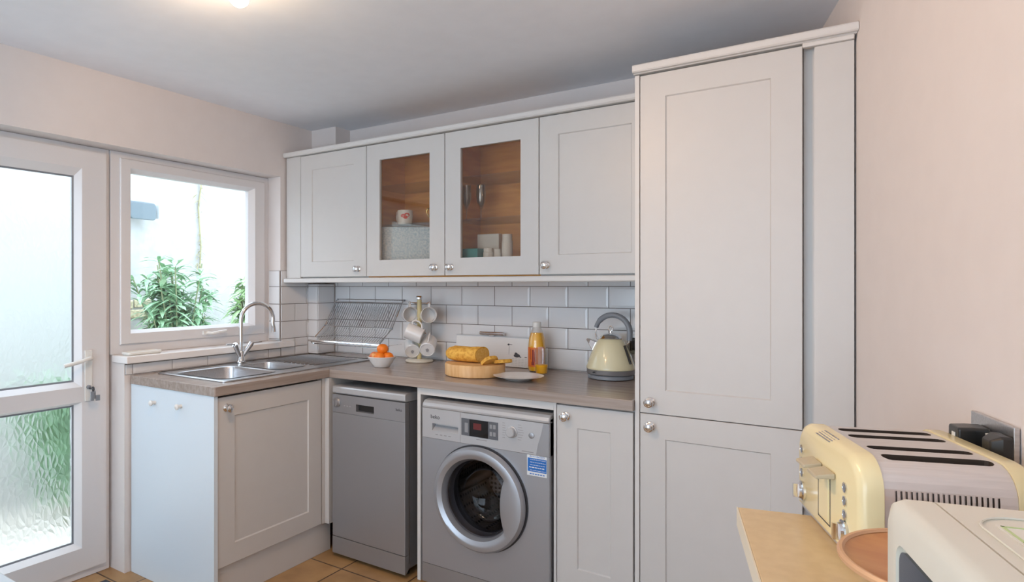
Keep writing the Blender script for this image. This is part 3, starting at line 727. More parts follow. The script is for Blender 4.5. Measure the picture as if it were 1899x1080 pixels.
obj('panel_seams', bm, 'ink_light', cpn)
bm = B(); loft(bm, [[Vector((x, y, z)) for x, z in ((.546, .657), (.555, .70), (.569, .745), (.578, .785), (W, .785), (W, .657))] for y in (-.0008, .002)]); obj('side_accent', bm, 'silver2', cpn)
bx('display_surround', 'grey_panel', cpn, .203, .378, -.002, .004, .691, .763)
bx('display', 'screen', cpn, .243, .332, -.0028, .0, .692, .762)
bx('display_digits', 'led', cpn, .262, .300, -.0031, -.0027, .722, .748)
for a in ((.220, .236, .705, .745), (.340, .352, .735, .752), (.356, .368, .735, .752), (.340, .352, .705, .722), (.356, .368, .705, .722)):
    bx('display_button', 'silver2', cpn, a[0], a[1], -.003, 0, a[2], a[3])
bm = B(); lathe(bm, [(.0235, 0), (.0235, .004), (.020, .006), (.019, .020), (.016, .023), (.001, .0232)], 32, Matrix.Rotation(PI/2, 4, 'X')); obj('programme_dial', bm, 'silver_plastic', cpn, smooth=True, loc=(.441, 0, .734))
bm = B(); lathe(bm, [(.0115, 0), (.0115, .004), (.009, .005), (.001, .0052)], 24, Matrix.Rotation(PI/2, 4, 'X')); obj('start_button', bm, 'silver2', cpn, smooth=True, loc=(.527, 0, .731))
bm = B()
for k in range(7):
    z = .765-k*.0098; a = abs(k-3)*.004
    box(bm, .398, .413-a*.3, -.0004, .001, z, z+.0016); box(bm, .468+0, .494-a, -.0004, .001, z, z+.0016)
for k in range(4): box(bm, .07+k*.022, .083+k*.022, -.0004, .001, .673, .6765)
box(bm, .275, .325, -.0004, .001, .680, .683); box(bm, .485, .535, -.0004, .001, .663, .666)
obj('panel_print', bm, 'ink_light', cpn)
text('brand_badge', 'beko', .024, 'ink', cpn, (.068, -.0006, .750), (PI/2, 0, 0))
stk = thing('sticker', '', '', (0, 0, 0)); bpy.data.objects.remove(stk)
bx('energy_sticker', 'sticker_white', wm, .508, .592, -.0008, .0004, .574, .655)
stk = bpy.data.objects['energy_sticker']
bx('blue_panel', 'blue_sticker', stk, .511, .591, -.0012, -.0006, .590, .643)
text('sticker_text', 'A+++ RATED', .011, 'blue_sticker', stk, (.551, -.001, .6495), (PI/2, 0, 0))
bm = B(); r_ = random.Random(4)
for row in range(5):
    z = .6375-row*.0105; x = .522 if row != 3 else .517
    while x < .583:
        l = r_.uniform(.004, .012); box(bm, x, min(x+l, .587), -.0015, -.0010, z-.0009, z+.0009+(.0016 if row == 3 else 0)); x += l+.002
obj('printed_lines', bm, 'sticker_white', stk)
bm = B(); 
for k in range(6): box(bm, .52+k*.011, .528+k*.011, -.0011, -.0007, .579, .583)
obj('small_print', bm, 'blue_sticker', stk)
# porthole door
N_ = 96
def cl(r, y): return [Vector((cxw+r*math.cos(2*PI*k/N_), y, czw+r*math.sin(2*PI*k/N_))) for k in range(N_)]
def inner(r, y, sh=0.):
    out = []
    for k in range(N_):
        a = 2*PI*k/N_; x, z = r*math.cos(a), r*math.sin(a)
        lim = .108+sh+.028*(abs(z)/.13)**2
        if x > lim: x = lim-.0
        out.append(Vector((cxw-.004+x, y, czw+z)))
    return out
bm = B()
loft(bm, [cl(.208, -.001), cl(.2155, -.012), cl(.2150, -.024), cl(.206, -.036), cl(.190, -.040), inner(.182, -.038, .02), inner(.168, -.030, .006), inner(.160, -.012, .0), inner(.156, .002), inner(.170, .002, .02), cl(.208, -.001)], False, False)
pd = obj('porthole_door', bm, 'silver', wm, smooth=True, auto=35)
bm = B(); loft(bm, [cl(.221, -.0006), cl(.221, -.004), cl(.205, -.004), cl(.205, -.0006)], False, False); obj('door_shade_ring', bm, 'rubber', wm)  # dark ring put in as the shade round the porthole door
bm = B()
prof = [(.158, -.010), (.150, .0), (.140, .03), (.125, .075), (.09, .098), (.001, .104)]
lathe(bm, prof, 48, Matrix.Translation((cxw, 0, czw)) @ Matrix.Rotation(-PI/2, 4, 'X'), False, False)
obj('glass_bowl', bm, 'bowl_glass', pd, smooth=True)
bm = B(); lathe(bm, [(.177, .013), (.172, .02), (.150, .035), (.148, .055), (.165, .075), (.168, .10)], 48, Matrix.Translation((cxw, 0, czw)) @ Matrix.Rotation(-PI/2, 4, 'X'), False, False)
obj('rubber_gasket', bm, 'rubber', wm, smooth=True)
drm = mat('drum_steel', (.42, .38, .35), .25, 1.)
nt, N, L, b = nodes(drm); vo = N.new('ShaderNodeTexVoronoi'); vo.inputs['Scale'].default_value = 48; vo.inputs['Randomness'].default_value = .15
tc = N.new('ShaderNodeTexCoord'); cr = N.new('ShaderNodeValToRGB'); cr.color_ramp.elements[0].position = .28; cr.color_ramp.elements[0].color = (.01, .01, .01, 1); cr.color_ramp.elements[1].position = .36; cr.color_ramp.elements[1].color = (.45, .40, .36, 1)
L.new(tc.outputs['Object'], vo.inputs['Vector']); L.new(vo.outputs['Distance'], cr.inputs[0]); L.new(cr.outputs[0], b.inputs['Base Color'])
M['drum'] = drm
bm = B(); lathe(bm, [(.168, .10), (.22, .12), (.225, .16), (.225, .42), (.215, .44), (.001, .455)], 64, Matrix.Translation((cxw, 0, czw)) @ Matrix.Rotation(-PI/2, 4, 'X'), False, False)
for k in range(3):
    a = 2*PI*k/3-.9; c = Vector((cxw+.2*math.cos(a), .13, czw+.2*math.sin(a))); tube(bm, [c, c+Vector((0, .28, 0))], .026, 10)
obj('drum', bm, 'drum', wm, smooth=True)

# ------------------------------------------------------------------ narrow base unit, tall unit, filler, cornice
bu = thing('base_unit', 'narrow white shaker base unit between washing machine and tall unit', 'base unit', (1.8145, -.58, 0))
bm = B(); box(bm, 0, .298, 0, .55, .15, .868); obj('carcass', bm, 'cab', bu)
bx('plinth', 'cab', bu, 0, .298, .04, .055, .001, .149)
d = shaker('door', .294, .706, bu, (.002, -.0205, .155), stile=.082, rail=.083); knob(d, .037, .665)
tu = thing('tall_unit', 'tall white shaker larder unit with two doors beside the worktop', 'tall unit', (2.1175, -.58, 0))
bx('side_panel', 'cab_edge', tu, 0, .016, -.022, .55, .001, 2.0815, bevel=.001)
bm = B(); box(bm, .0165, .520, 0, .53, .15, 2.0815); obj('carcass', bm, 'cab', tu)
bx('plinth', 'cab', tu, .0165, .52, .04, .055, .001, .149)
d = shaker('upper_door', .504, 1.211, tu, (.0185, -.0205, .867), stile=.087, rail=.084); knob(d, .036, .041)
d = shaker('lower_door', .504, .709, tu, (.0185, -.0205, .155), stile=.087, rail=.084); knob(d, .036, .666)
fp = thing('filler_panel', 'wide white filler panel between tall unit and right wall', 'filler panel', (2.64, -.6, 0))
bx('recessed_strip', 'cab', fp, .001, .034, .034, .050, .001, 2.0815); bx('return_edge', 'cab', fp, .032, .036, .0205, .0335, .001, 2.068); bx('front_board', 'cab', fp, .032, .1355, .0, .020, .001, 2.068)
bm = B()
prof = [(.24, 2.084), (-.008, 2.084), (-.012, 2.087), (-.024, 2.087), (-.028, 2.091), (-.028, 2.109), (-.024, 2.114), (.24, 2.114)]
loft(bm, [[Vector((x, -.6+y, z)) for y, z in prof] for x in (2.115, 2.775 if False else 2.705)])
o = obj('cornice', bm, 'cab_edge'); tag(o, 'white cornice board capping the tall unit next to the right wall', 'cornice')
# cornice follows the skewed wall at its right end
me = o.data
for v_ in me.vertices:
    if v_.co.x > 2.6: v_.co.x = xr(v_.co.y)-.0015
bm = B(); box(bm, 2.6405, 2.7765, -.612, -.594, 2.069, 2.0835); o = obj('scribe_strip', bm, 'cab_edge', None, bevel=.003); tag(o, 'small white strip under the cornice above the filler panel', 'trim strip')

# ------------------------------------------------------------------ folding dish rack over the drainer
rk = thing('dish_rack', 'folding wire dish rack fixed on the tiles above the drainer', 'dish rack', (.36, -.02, .91))
def RK(x, y, z): return (x-.36, y+.02, z-.91)
a0, a1 = .118, .632
bm = B()
tops = (-.012, 1.238); mid = (-.125, 1.083); bot = (-.225, .998)
for i in range(30):
    x = a0+.012+(a1-a0-.024)*i/29
    tube(bm, [RK(x, -.030, 1.226), RK(x, -.075, 1.155), RK(x, mid[0], mid[1])], .0021, 5)
for i in range(27):
    x = a0+.03+(a1-a0-.05)*i/26
    tube(bm, [RK(x, -.035, 1.20), RK(x-.004, -.13, 1.055), RK(x-.008, bot[0]+.02, bot[1]+.012)], .0018, 5)
obj('wires', bm, 'chrome', rk, smooth=True)
bm = B()
for y, z, r in ((-.012, 1.240, .003), (-.032, 1.224, .0028), (mid[0], mid[1], .0028)): tube(bm, [RK(a0, y, z), RK(a1, y, z)], r, 6)
tube(bm, [RK(a0, -.012, 1.24), RK(a0, -.032, 1.224), RK(a0, mid[0], mid[1]), RK(a0-.015, bot[0]+.03, bot[1]+.02)], .0032, 6); tube(bm, [RK(a1, -.012, 1.24), RK(a1, -.032, 1.224), RK(a1, mid[0], mid[1]), RK(a1-.02, bot[0]+.01, bot[1])], .0032, 6)
tube(bm, [RK(a0-.04, bot[0], bot[1]), RK(a1-.005, bot[0], bot[1])], .0055, 8); tube(bm, [RK(a0-.02, bot[0]+.015, bot[1]-.018), RK(a1-.02, bot[0]+.015, bot[1]-.018)], .003, 6)
tube(bm, [RK(a0-.02, bot[0], bot[1]), RK(a0-.02, bot[0]+.015, bot[1]-.018)], .003, 6); tube(bm, [RK(a1-.02, bot[0], bot[1]), RK(a1-.02, bot[0]+.015, bot[1]-.018)], .003, 6)
obj('frame', bm, 'chrome', rk, smooth=True)
for x in (a0, a1):
    for q in (RK(x, mid[0], mid[1]), RK(x, -.012, 1.238)):
        bm = B(); sphere(bm, q, .006, seg=10, rings=6); obj('joint', bm, 'grey_handle', rk, smooth=True)
for x in (a0+.03, a1-.03):
    bm = B(); tube(bm, [RK(x, .002, .985), RK(x, -.19, .985)], .003, 6); obj('wall_bracket', bm, 'chrome', rk, smooth=True)

# ------------------------------------------------------------------ mug tree
mt = thing('mug_tree', 'cream mug tree with chrome cross arms by the tiled wall', 'mug tree', (.812, -.115, .9105))
bm = B(); lathe(bm, [(.073, 0), (.076, .004), (.075, .010), (.068, .014), (.02, .016), (.001, .016)], 40); obj('base', bm, 'cream_plastic', mt, smooth=True)
bm = B(); lathe(bm, [(.0125, .015), (.0125, .335)], 20, None, False, True); obj('pole', bm, 'pole', mt, smooth=True)
bm = B(); lathe(bm, [(.0125, .336), (.017, .340), (.018, .352), (.015, .357), (.001, .358)], 20); obj('pole_cap', bm, 'chrome', mt, smooth=True)
armdirs = [((.998, .06), .318), ((.25, -.968), .212), ((.90, -.43), .150)]
arms = []
for (dx, dy), z in armdirs:
    bm = B(); q = Vector((dx, dy, 0))*.066
    tube(bm, [-q+Vector((0, 0, z+.008)), -q*.8+Vector((0, 0, z)), q*.8+Vector((0, 0, z)), q+Vector((0, 0, z+.008))], .0035, 8); obj('arm', bm, 'chrome', mt, smooth=True)
# mugs hang from the arms by their handles.  local frame: axis z = mug axis, handle on +x
def hang(px, py, pz, axis, hdir, label, mark=False):
    """handle top point at (px,py,pz); axis = direction from mug base to its mouth; hdir = where the handle points"""
    ax = Vector(axis).normalized(); hd = Vector(hdir); hd = (hd-ax*hd.dot(ax)).normalized(); yy = ax.cross(hd)
    t = thing('mug', label, 'mug', (0, 0, 0), 0, 'mugs hanging on the mug tree')
    R3 = Matrix((hd, yy, ax)).transposed().to_4x4(); hp_ = R3 @ Vector((.062, 0, .046))
    t.matrix_world = Matrix.Translation(Vector((px, py, pz))-hp_) @ R3
    bm = B(); mug_mesh(bm, r=.043, h=.094, taper=.97); obj('body', bm, 'ceramic', t, smooth=True)
    if mark:
        bm = B(); vs = [bm.verts.new((x, y, -.0006)) for x, y in ((-.011, -.004), (.003, -.009), (.010, .0), (.003, .009), (-.011, .004))]; bm.faces.new(vs); obj('base_mark', bm, 'ink_light', t)
    return t
T0 = Vector((.812, -.115, .9105))
hang(T0.x-.066, T0.y-.004, T0.z+.316, (.70, -.70, .05), (-.05, 0, 1), 'upper left mug on the mug tree, mouth facing the room')
hang(T0.x+.062, T0.y+.004, T0.z+.314, (.66, -.74, .10), (.15, 0, 1), 'upper right mug on the mug tree, mouth facing the room')
hang(T0.x+.040, T0.y-.062, T0.z+.214, (-.80, -.35, .35), (.2, -.1, 1), 'middle mug on the mug tree, seen from the side')
hang(T0.x-.030, T0.y-.030, T0.z+.132, (-.55, .72, .42), (-.15, .1, 1), 'lower left mug on the mug tree, base towards the room', True)
hang(T0.x+.084, T0.y-.026, T0.z+.146, (-.40, .78, .40), (.1, .1, 1), 'lower right mug on the mug tree, base towards the room', True)

# ------------------------------------------------------------------ fruit bowl
fb = thing('fruit_bowl', 'small white bowl of satsumas at the worktop corner', 'bowl', (.780, -.400, .9105))
bm = B(); lathe(bm, [(.001, .006), (.034, .006), (.038, .0), (.041, .003), (.052, .018), (.073, .052), (.0715, .054), (.050, .021), (.034, .010), (.001, .010)], 48); obj('bowl', bm, 'ceramic', fb, smooth=True)
fr = [(-.031, -.014, .050, .030, 'peach_fruit', 'blushed yellow-red fruit at the left of the fruit bowl'), (.010, -.030, .052, .029, 'orange', 'satsuma at the front of the fruit bowl'),
      (.036, .006, .050, .029, 'orange', 'satsuma at the right of the fruit bowl'), (-.010, .034, .050, .029, 'orange', 'satsuma at the back of the fruit bowl'), (.006, .000, .091, .0295, 'orange', 'bright satsuma topmost in the fruit bowl')]
for x, y, z, r, m, lb in fr:
    bm = B(); sphere(bm, (0, 0, 0), r, sz=.9, seg=28, rings=16)
    for v_ in bm.verts:
        d_ = (v_.co.x**2+v_.co.y**2)**.5; v_.co.z -= math.copysign(max(0, .006-d_*.6), v_.co.z)
    t = thing('satsuma' if m == 'orange' else 'apple', lb, 'fruit', (.780+x, -.400+y, .9105+z)); obj('peel', bm, m, t, smooth=True)
    bm = B(); lathe(bm, [(.003, 0), (.0035, .0015), (.001, .002)], 8); obj('stalk_button', bm, 'stem', t, loc=(0, 0, r*.9-.006))

# ------------------------------------------------------------------ bread on its board, plate
bb = thing('bread_board', 'thick round pale wooden board under the bread', 'board', (1.315, -.375, .9105))
bm = B(); lathe(bm, [(.134, 0), (.139, .004), (.140, .050), (.136, .056), (.001, .056)], 64); o = obj('board', bm, 'board', bb, smooth=True)
bl = thing('bread_loaf', 'crusty golden loaf cut open on the round board', 'bread', (1.262, -.375, .9675), math.radians(4))
bm = B(); loops = []
for k, (x, sc) in enumerate(((-.098, .12), (-.092, .45), (-.078, .75), (-.055, .93), (-.02, 1.0), (.03, 1.02), (.07, .99), (.0885, .97), (.0885, .96))):
    l = []
    for j in range(28):
        a = 2*PI*j/28; y = .052*math.cos(a)*sc; z = .036+.036*math.copysign(abs(math.sin(a))**.8, math.sin(a))*(sc if a < PI else min(1, sc*1.0))
        if z < .004: z = .002+(z*.2 if z > 0 else 0)
        wob = 1+.03*math.sin(3*a+k*1.3)
        l.append(Vector((x+.012*(y/.05) if k > 6 else x, y*wob, max(.0, z*(1+.04*math.sin(k*1.7+a*2))))))
    loops.append(l)
loft(bm, loops); obj('crust', bm, 'bread', bl, smooth=True, auto=60)
bm = B(); l = []
for j in range(28):
    a = 2*PI*j/28; y = .046*math.cos(a); z = max(.004, .036+.031*math.sin(a)); l.append(Vector((.0892+.012*(y/.05), y, z)))
bm.faces.new([bm.verts.new(p) for p in l]); obj('cut_face', bm, 'crumb', bl)
def slice_(loc, rot, label):
    t = thing('bread_slice', label, 'bread', loc, 0, 'cut pieces of bread'); t.rotation_euler = rot
    prof = [(-.036, 0), (.036, 0), (.040, .02), (.036, .044), (.018, .052), (-.018, .052), (-.036, .044), (-.040, .02)]
    bm = B(); loft(bm, [[Vector((x, y, z)) for x, z in prof] for y in (-.008, .008)]); obj('crust', bm, 'bread', t, bevel=.002)
    bm = B()
    for y in (-.0086, .0086): bm.faces.new([bm.verts.new((x*.9, y, .003+z*.9)) for x, z in prof])
    obj('crumb', bm, 'crumb', t)
slice_((1.388, -.395, .9690), (math.radians(52), 0, math.radians(74)), 'bread slice leaning against the end of the loaf')
slice_((1.432, -.345, .9750), (math.radians(80), 0, math.radians(60)), 'bread slice lying flat at the right edge of the board')
pl_ = thing('side_plate', 'empty white side plate in front of the juice bottle', 'plate', (1.553, -.405, .9105))
bm = B(); lathe(bm, [(.001, .003), (.050, .003), (.055, .0), (.060, .003), (.088, .014), (.110, .0185), (.1105, .0195), (.087, .0165), (.060, .0075), (.001, .0065)], 56); obj('plate', bm, 'ceramic', pl_, smooth=True)

# ------------------------------------------------------------------ white board with clip
cb = thing('printed_board', 'white board printed with small birds, silver clip on top, behind the bread', 'board', (1.215, -.040, .9115)); cb.rotation_euler = (math.radians(-9), 0, 0)
bm = B(); loft(bm, [[Vector((x, y, z)) for x, z in rrect(-.222, .222, 0, .150, .006)] for y in (-.004, .004)]); obj('panel', bm, 'ceramic', cb, bevel=.0015)
bx('top_edge', 'silver_plastic', cb, -.222, .222, -.0055, .005, .146, .151)
bm = B(); tube(bm, [(-.075, -.008, .164), (.066, -.008, .164)], .0095, 12); box(bm, -.02, .008, -.012, .006, .148, .166); obj('clip', bm, 'chrome', cb, smooth=True)
bm = B()
def blob(bm, cx, cz, rx, rz, y, a=0):
    ps = []
    for k in range(14):
        t = 2*PI*k/14; u, v_ = rx*math.cos(t), rz*math.sin(t); ps.append(bm.verts.new((cx+u*math.cos(a)-v_*math.sin(a), y, cz+u*math.sin(a)+v_*math.cos(a))))
    bm.faces.new(ps)
blob(bm, .145, .058, .018, .009, -.0044, .0); blob(bm, .141, .066, .010, .007, -.0045, -.5); blob(bm, .094, .112, .006, .005, -.0044); blob(bm, .160, .054, .012, .003, -.0045, -.4); blob(bm, .195, .052, .008, .002, -.0044)
blob(bm, .104, .112, .012, .0015, -.0044); blob(bm, .099, .085, .0008, .026, -.0044, .03)
obj('bird_print', bm, 'ink', cb)
bm = B()
for k in range(5):
    for j in range(5): box(bm, .118+j*.018, .131+j*.018, -.0045, -.0041, .042-k*.008, .0428-k*.008)
obj('print_lines', bm, 'ink_light', cb)

# ------------------------------------------------------------------ juice bottle and glass
jb = thing('juice_bottle', 'clear bottle of orange juice with white cap by the glass', 'bottle', (1.507, -.115, .9105))
outl = [(.036, 0), (.041, .004), (.043, .02), (.043, .125), (.038, .165), (.026, .200), (.0185, .212), (.0175, .222)]
bm = B(); lathe(bm, outl+[(.0165, .222), (.0250, .199), (.037, .164), (.0418, .125), (.0418, .02), (.039, .005), (.001, .004)], 40, None, True, True); obj('bottle', bm, 'clear', jb, smooth=True)
bm = B(); lathe(bm, [(.001, .0045), (.038, .0055), (.0412, .02), (.0412, .125), (.0365, .163), (.0295, .186), (.001, .186)], 40); obj('juice', bm, 'juice', jb, smooth=True)
bm = B(); lathe(bm, [(.0195, .213), (.0205, .215), (.0205, .236), (.019, .238), (.001, .238)], 28); obj('cap', bm, 'white_plastic', jb, smooth=True)
def lab(a0, a1, z0, z1, r=.0434, n=14):
    bm = B()
    loft(bm, [[Vector((r*math.cos(a0+(a1-a0)*k/n), r*math.sin(a0+(a1-a0)*k/n), z)) for k in range(n+1)] for z in (z0, z1)], False, False, closed=False); return bm
va = math.atan2(-2.885+.115, 2.789-1.507)   # towards the camera
obj('label', lab(va-1.3, va+.9, .026, .118), 'label_o', jb); L_ = bpy.data.objects['label']
obj('label_panel', lab(va+.1, va+.75, .03, .122, .0437), 'label_p', jb)
bm = lab(va-.55, va-.35, .04, .108, .0438); 
for a, z0, z1, wd in ((-.25, .05, .10, .10), (-.75, .06, .11, .08), (-.45, .034, .05, .35)):
    q = lab(va+a-wd/2, va+a+wd/2, z0, z1, .0438, 4); me = bpy.data.meshes.new('q'); q.to_mesh(me); q.free(); bm.from_mesh(me); bpy.data.meshes.remove(me)
obj('label_print', bm, 'label_d', jb)
jg = thing('juice_glass', 'tumbler with a little orange juice in front of the bottle', 'glass', (1.572, -.205, .9105))
bm = B(); lathe(bm, [(.026, 0), (.027, .002), (.033, .118), (.0322, .118), (.0262, .008), (.001, .007)], 40); obj('glass', bm, 'clear', jg, smooth=True)
bm = B(); lathe(bm, [(.001, .0075), (.0256, .0085), (.0284, .046), (.001, .046)], 40); obj('juice', bm, 'juice', jg, smooth=True)

# ------------------------------------------------------------------ kettle
kt = thing('kettle', 'cream pyramid kettle with grey handle and chrome lid', 'kettle', (1.872, -.130, .9105))
bm = B(); lathe(bm, [(.092, 0), (.098, .003), (.098, .014), (.094, .019), (.05, .019)], 48, None, True, True); obj('power_base', bm, 'grey_handle', kt, smooth=True)
bm = B(); lathe(bm, [(.09, .0195), (.101, .022), (.104, .028), (.104, .042), (.1045, .043)], 48, None, True, True); obj('base_band', bm, 'silver2', kt, smooth=True)
bm = B(); lathe(bm, [(.1045, .0435), (.106, .048), (.105, .054), (.092, .092), (.075, .135), (.062, .160), (.052, .172), (.046, .176)], 56, None, False, True); obj('body', bm, 'cream_k', kt, smooth=True)
bm = B(); lathe(bm, [(.047, .1765), (.048, .179), (.043, .188), (.030, .197), (.012, .202), (.001, .203)], 40); tube(bm, [(0, 0, .200), (0, 0, .211)], .006, 10)
tube(bm, arc((0, 0, .222), .010, 0, 2*PI, 20), .0032, 8, caps=False); obj('lid', bm, 'chrome', kt, smooth=True)
bm = B(); d_ = Vector((-1, 0, 0))
loft(bm, [[Vector(p) for p in l] for l in ([(-.078, -.020, .118), (-.078, .020, .118), (-.060, .016, .160), (-.060, -.016, .160)], [(-.098, -.012, .147), (-.098, .012, .147), (-.088, .010, .170), (-.088, -.010, .170)], [(-.112, -.006, .168), (-.112, .006, .168), (-.106, .006, .174), (-.106, -.006, .174)])])
obj('spout', bm, 'chrome', kt, bevel=.003)
bm = B(); pts = arc((.008, 0, .205), .077, math.radians(165), math.radians(-8), 18); pts.append(pts[-1]+Vector((-.001, 0, -.022))); tube(bm, pts, .012, 12, radii=[.010]*3+[.0125]*(len(pts)-3)); 
for v_ in bm.verts: v_.co.y *= 1.25
obj('handle', bm, 'grey_handle', kt, smooth=True)
bm = B(); tube(bm, [(-.066, 0, .222), (-.069, 0, .200), (-.064, 0, .178), (-.052, 0, .168)], .0035, 8); tube(bm, [(.084, 0, .178), (.082, 0, .162), (.070, 0, .150)], .0045, 8); obj('handle_brackets', bm, 'chrome', kt, smooth=True)
bm = B(); tube(bm, [(.068, -.022, .150), (.098, -.032, .072)], .0055, 8); obj('water_gauge', bm, 'black', kt, smooth=True)
bm = B(); box(bm, -.046, -.040, -.1045, -.095, .030, .036); obj('switch', bm, 'black', kt)
ws = thing('wall_socket', 'steel double wall socket on the tiles behind the kettle', 'socket', (1.995, 0, 1.055))
bx('faceplate', 'steel', ws, -.088, .058, -.006, .0005, -.043, .043, bevel=.002); bx('insert', 'black', ws, -.075, .045, -.0072, -.005, -.030, .030)
pg = thing('plug', 'black plug pushed into the socket behind the kettle', 'plug', (1.955, -.0075, 1.053))
bm = B(); loft(bm, [[Vector((x*s_, y, z*s_)) for x, z in rrect(-.025, .025, -.025, .025, .008)] for y, s_ in ((0, 1), (-.018, 1), (-.03, .8), (-.036, .45))]); obj('plug_body', bm, 'black', pg, bevel=.002)

# ------------------------------------------------------------------ right-hand counter (skewed with the wall)
cc = thing('counter', 'cream laminate counter along the right wall under the toaster', 'counter', tuple(fR(.88, 0)), aR)
# local: x = -off, y = -(t-.88)
bm = B(); box(bm, -.402, -.0035, -1.80, .045, .842, .8795); obj('counter_top', bm, 'cream_worktop', cc, bevel=.002)
bx('edge_strip', 'cream_edge', cc, -.4045, -.4022, -1.80, .0465, .843, .879)
bx('end_panel', 'silver2', cc, -.355, -.004, .0, .02, .001, .841)
bx('cabinet_body', 'cab', cc, -.355, -.004, -1.80, -.001, .001, .841)
ZK = .8800
# ---- toaster: local x towards wall, y away from camera
ts = thing('toaster', 'cream and steel four-slot toaster with its controls facing the room', 'toaster', tuple(fR(.930, .157, ZK)), aR+.095)
HW, HL = .157, .118   # half width (along wall), half length (towards wall)
def sect(hw, h, r, z0, n=7, k=.0):
    pts = [(-hw, z0), (hw, z0)]
    for i in range(n+1):
        a = PI/2*i/n; pts.append((hw-r+r*math.cos(a), h-r+r*math.sin(a)))
    for i in range(n+1):
        a = PI/2+PI/2*i/n; pts.append((-hw+r+r*math.cos(a), h-r+r*math.sin(a)))
    return pts
def sec(x, hw, h, r, z0): return [Vector((x, y, z)) for y, z in sect(hw, h, r, z0)]
bm = B(); loft(bm, [sec(-HL+.034, HW-.002, .173, .050, .018), sec(HL-.034, HW-.002, .173, .050, .018)]); body = obj('body', bm, 'toast_steel', ts, smooth=True, auto=30)
c_ = B()
slots = (-.100, -.033, .036, .092)
for y in (-.108, -.052, .030, .080):
    loft(c_, [[Vector((x, yy, z)) for x, yy in rrect(-.070, .076, y-.0125, y+.0125, .010, 3)] for z in (.10, .25)])
for i in range(20): box(c_, -.070+i*.0068, -.0672+i*.0068, -HW-.01, -HW+.006, .094, .132)
cut(body, c_)
body.data.materials.append(M['slot_dark'])
for p_ in body.data.polygons:
    p_.use_smooth = False; c = p_.center
    if abs(c.x) < .079 and abs(c.y) < .125 and .099 < c.z < .1722 and abs(p_.normal.z) < .5: p_.material_index = 1
    if c.y < -.13 and .093 < c.z < .1325 and (abs(p_.normal.x) > .9 or abs(p_.normal.z) > .9) and abs(c.x) < .078: p_.material_index = 1
bm = B(); box(bm, -.088, .088, -HW+.012, HW-.012, .03, .105); obj('slot_interior', bm, 'black', ts)
bm = B(); box(bm, -.085, .085, -HW+.0070, -HW+.0095, .06, .128); obj('vent_interior', bm, 'black', ts)
bm = B()
for y in (-.108, -.052, .030, .080):
    for yy in (-.010, .010):
        tube(bm, [(-.072, y+yy, .135), (.074, y+yy, .135)], .001, 5); tube(bm, [(-.072, y+yy, .158), (.074, y+yy, .158)], .001, 5)
obj('bread_guards', bm, 'chrome', ts)
bm = B(); loft(bm, [sec(-HL+.0335, HW, .176, .053, .012), sec(-HL+.012, HW, .176, .053, .012), sec(-HL+.004, HW-.004, .171, .051, .012), sec(-HL, HW-.012, .163, .046, .014)]); fc = obj('control_cap', bm, 'cream', ts, smooth=True, auto=60)
bm = B(); loft(bm, [sec(HL-.0335, HW, .176, .053, .012), sec(HL-.012, HW, .176, .053, .012), sec(HL-.004, HW-.004, .171, .051, .012), sec(HL, HW-.012, .163, .046, .014)]); obj('rear_cap', bm, 'cream', ts, smooth=True, auto=60)
bx('base_plinth', 'silver_plastic', ts, -HL+.006, HL-.006, -HW+.006, HW-.006, .001, .0175, bevel=.003)
bm = B()
for y0, y1 in ((-.034, .034),):
    for y in (-.030, .030): box(bm, -HL-.0006, -HL+.003, y-.0012, y+.0012, .026, .124)
    box(bm, -HL-.0006, -HL+.003, -.030, .030, .026, .028)
obj('lever_slots', bm, 'ink', fc)
bx('drop_panel', 'cream', fc, -HL-.002, -HL+.002, -.024, .024, .032, .114, bevel=.001)
for y in (-.032, .034):
    bm = B(); loft(bm, [[Vector((-HL-.001, y-.026, .116)), Vector((-HL-.001, y+.026, .116)), Vector((-HL-.001, y+.026, .126)), Vector((-HL-.001, y-.026, .126))], [Vector((-HL-.030, y-.023, .114)), Vector((-HL-.030, y+.023, .114)), Vector((-HL-.030, y+.023, .120)), Vector((-HL-.030, y-.023, .120))]])
    obj('lever', bm, 'lever_cream', fc, bevel=.002)
for y in (-.100, .125):
    for z in (.116, .094, .072) if y < 0 else (.122, .098, .076):
        bm = B(); lathe(bm, [(.0085, 0), (.0085, .002), (.0065, .0025), (.0060, .001)], 20, Matrix.Rotation(-PI/2, 4, 'Y')); obj('button_ring', bm, 'chrome', fc, smooth=True, loc=(-HL-.0002, y, z))
        bm = B(); lathe(bm, [(.0056, 0), (.0056, .002), (.001, .0026)], 16, Matrix.Rotation(-PI/2, 4, 'Y')); obj('button', bm, 'grey_handle', fc, smooth=True, loc=(-HL-.0004, y, z))
for y, z in ((-.098, .044), (.120, .042)):
    bm = B(); lathe(bm, [(.019, 0), (.019, .004), (.015, .006), (.014, .010), (.001, .011)], 28, Matrix.Rotation(-PI/2, 4, 'Y')); box(bm, -.018, -.009, -.0035, .0035, -.013, .013)
    obj('browning_dial', bm, 'chrome', fc, smooth=True, loc=(-HL-.0002, y, z))
bm = B()
for k in range(4):
    for j in range(6):
        y = .045-j*.012-k*.001; a = .30+k*.13
        c = Vector((-HL+.006-.004*math.cos(a)+k*.0042, y, .1868+k*.0019)); box(bm, c.x-.0012, c.x+.0010, c.y-.0045, c.y+.0045, c.z-.0165, c.z-.0153)
obj('warning_print', bm, 'ink_light', fc)

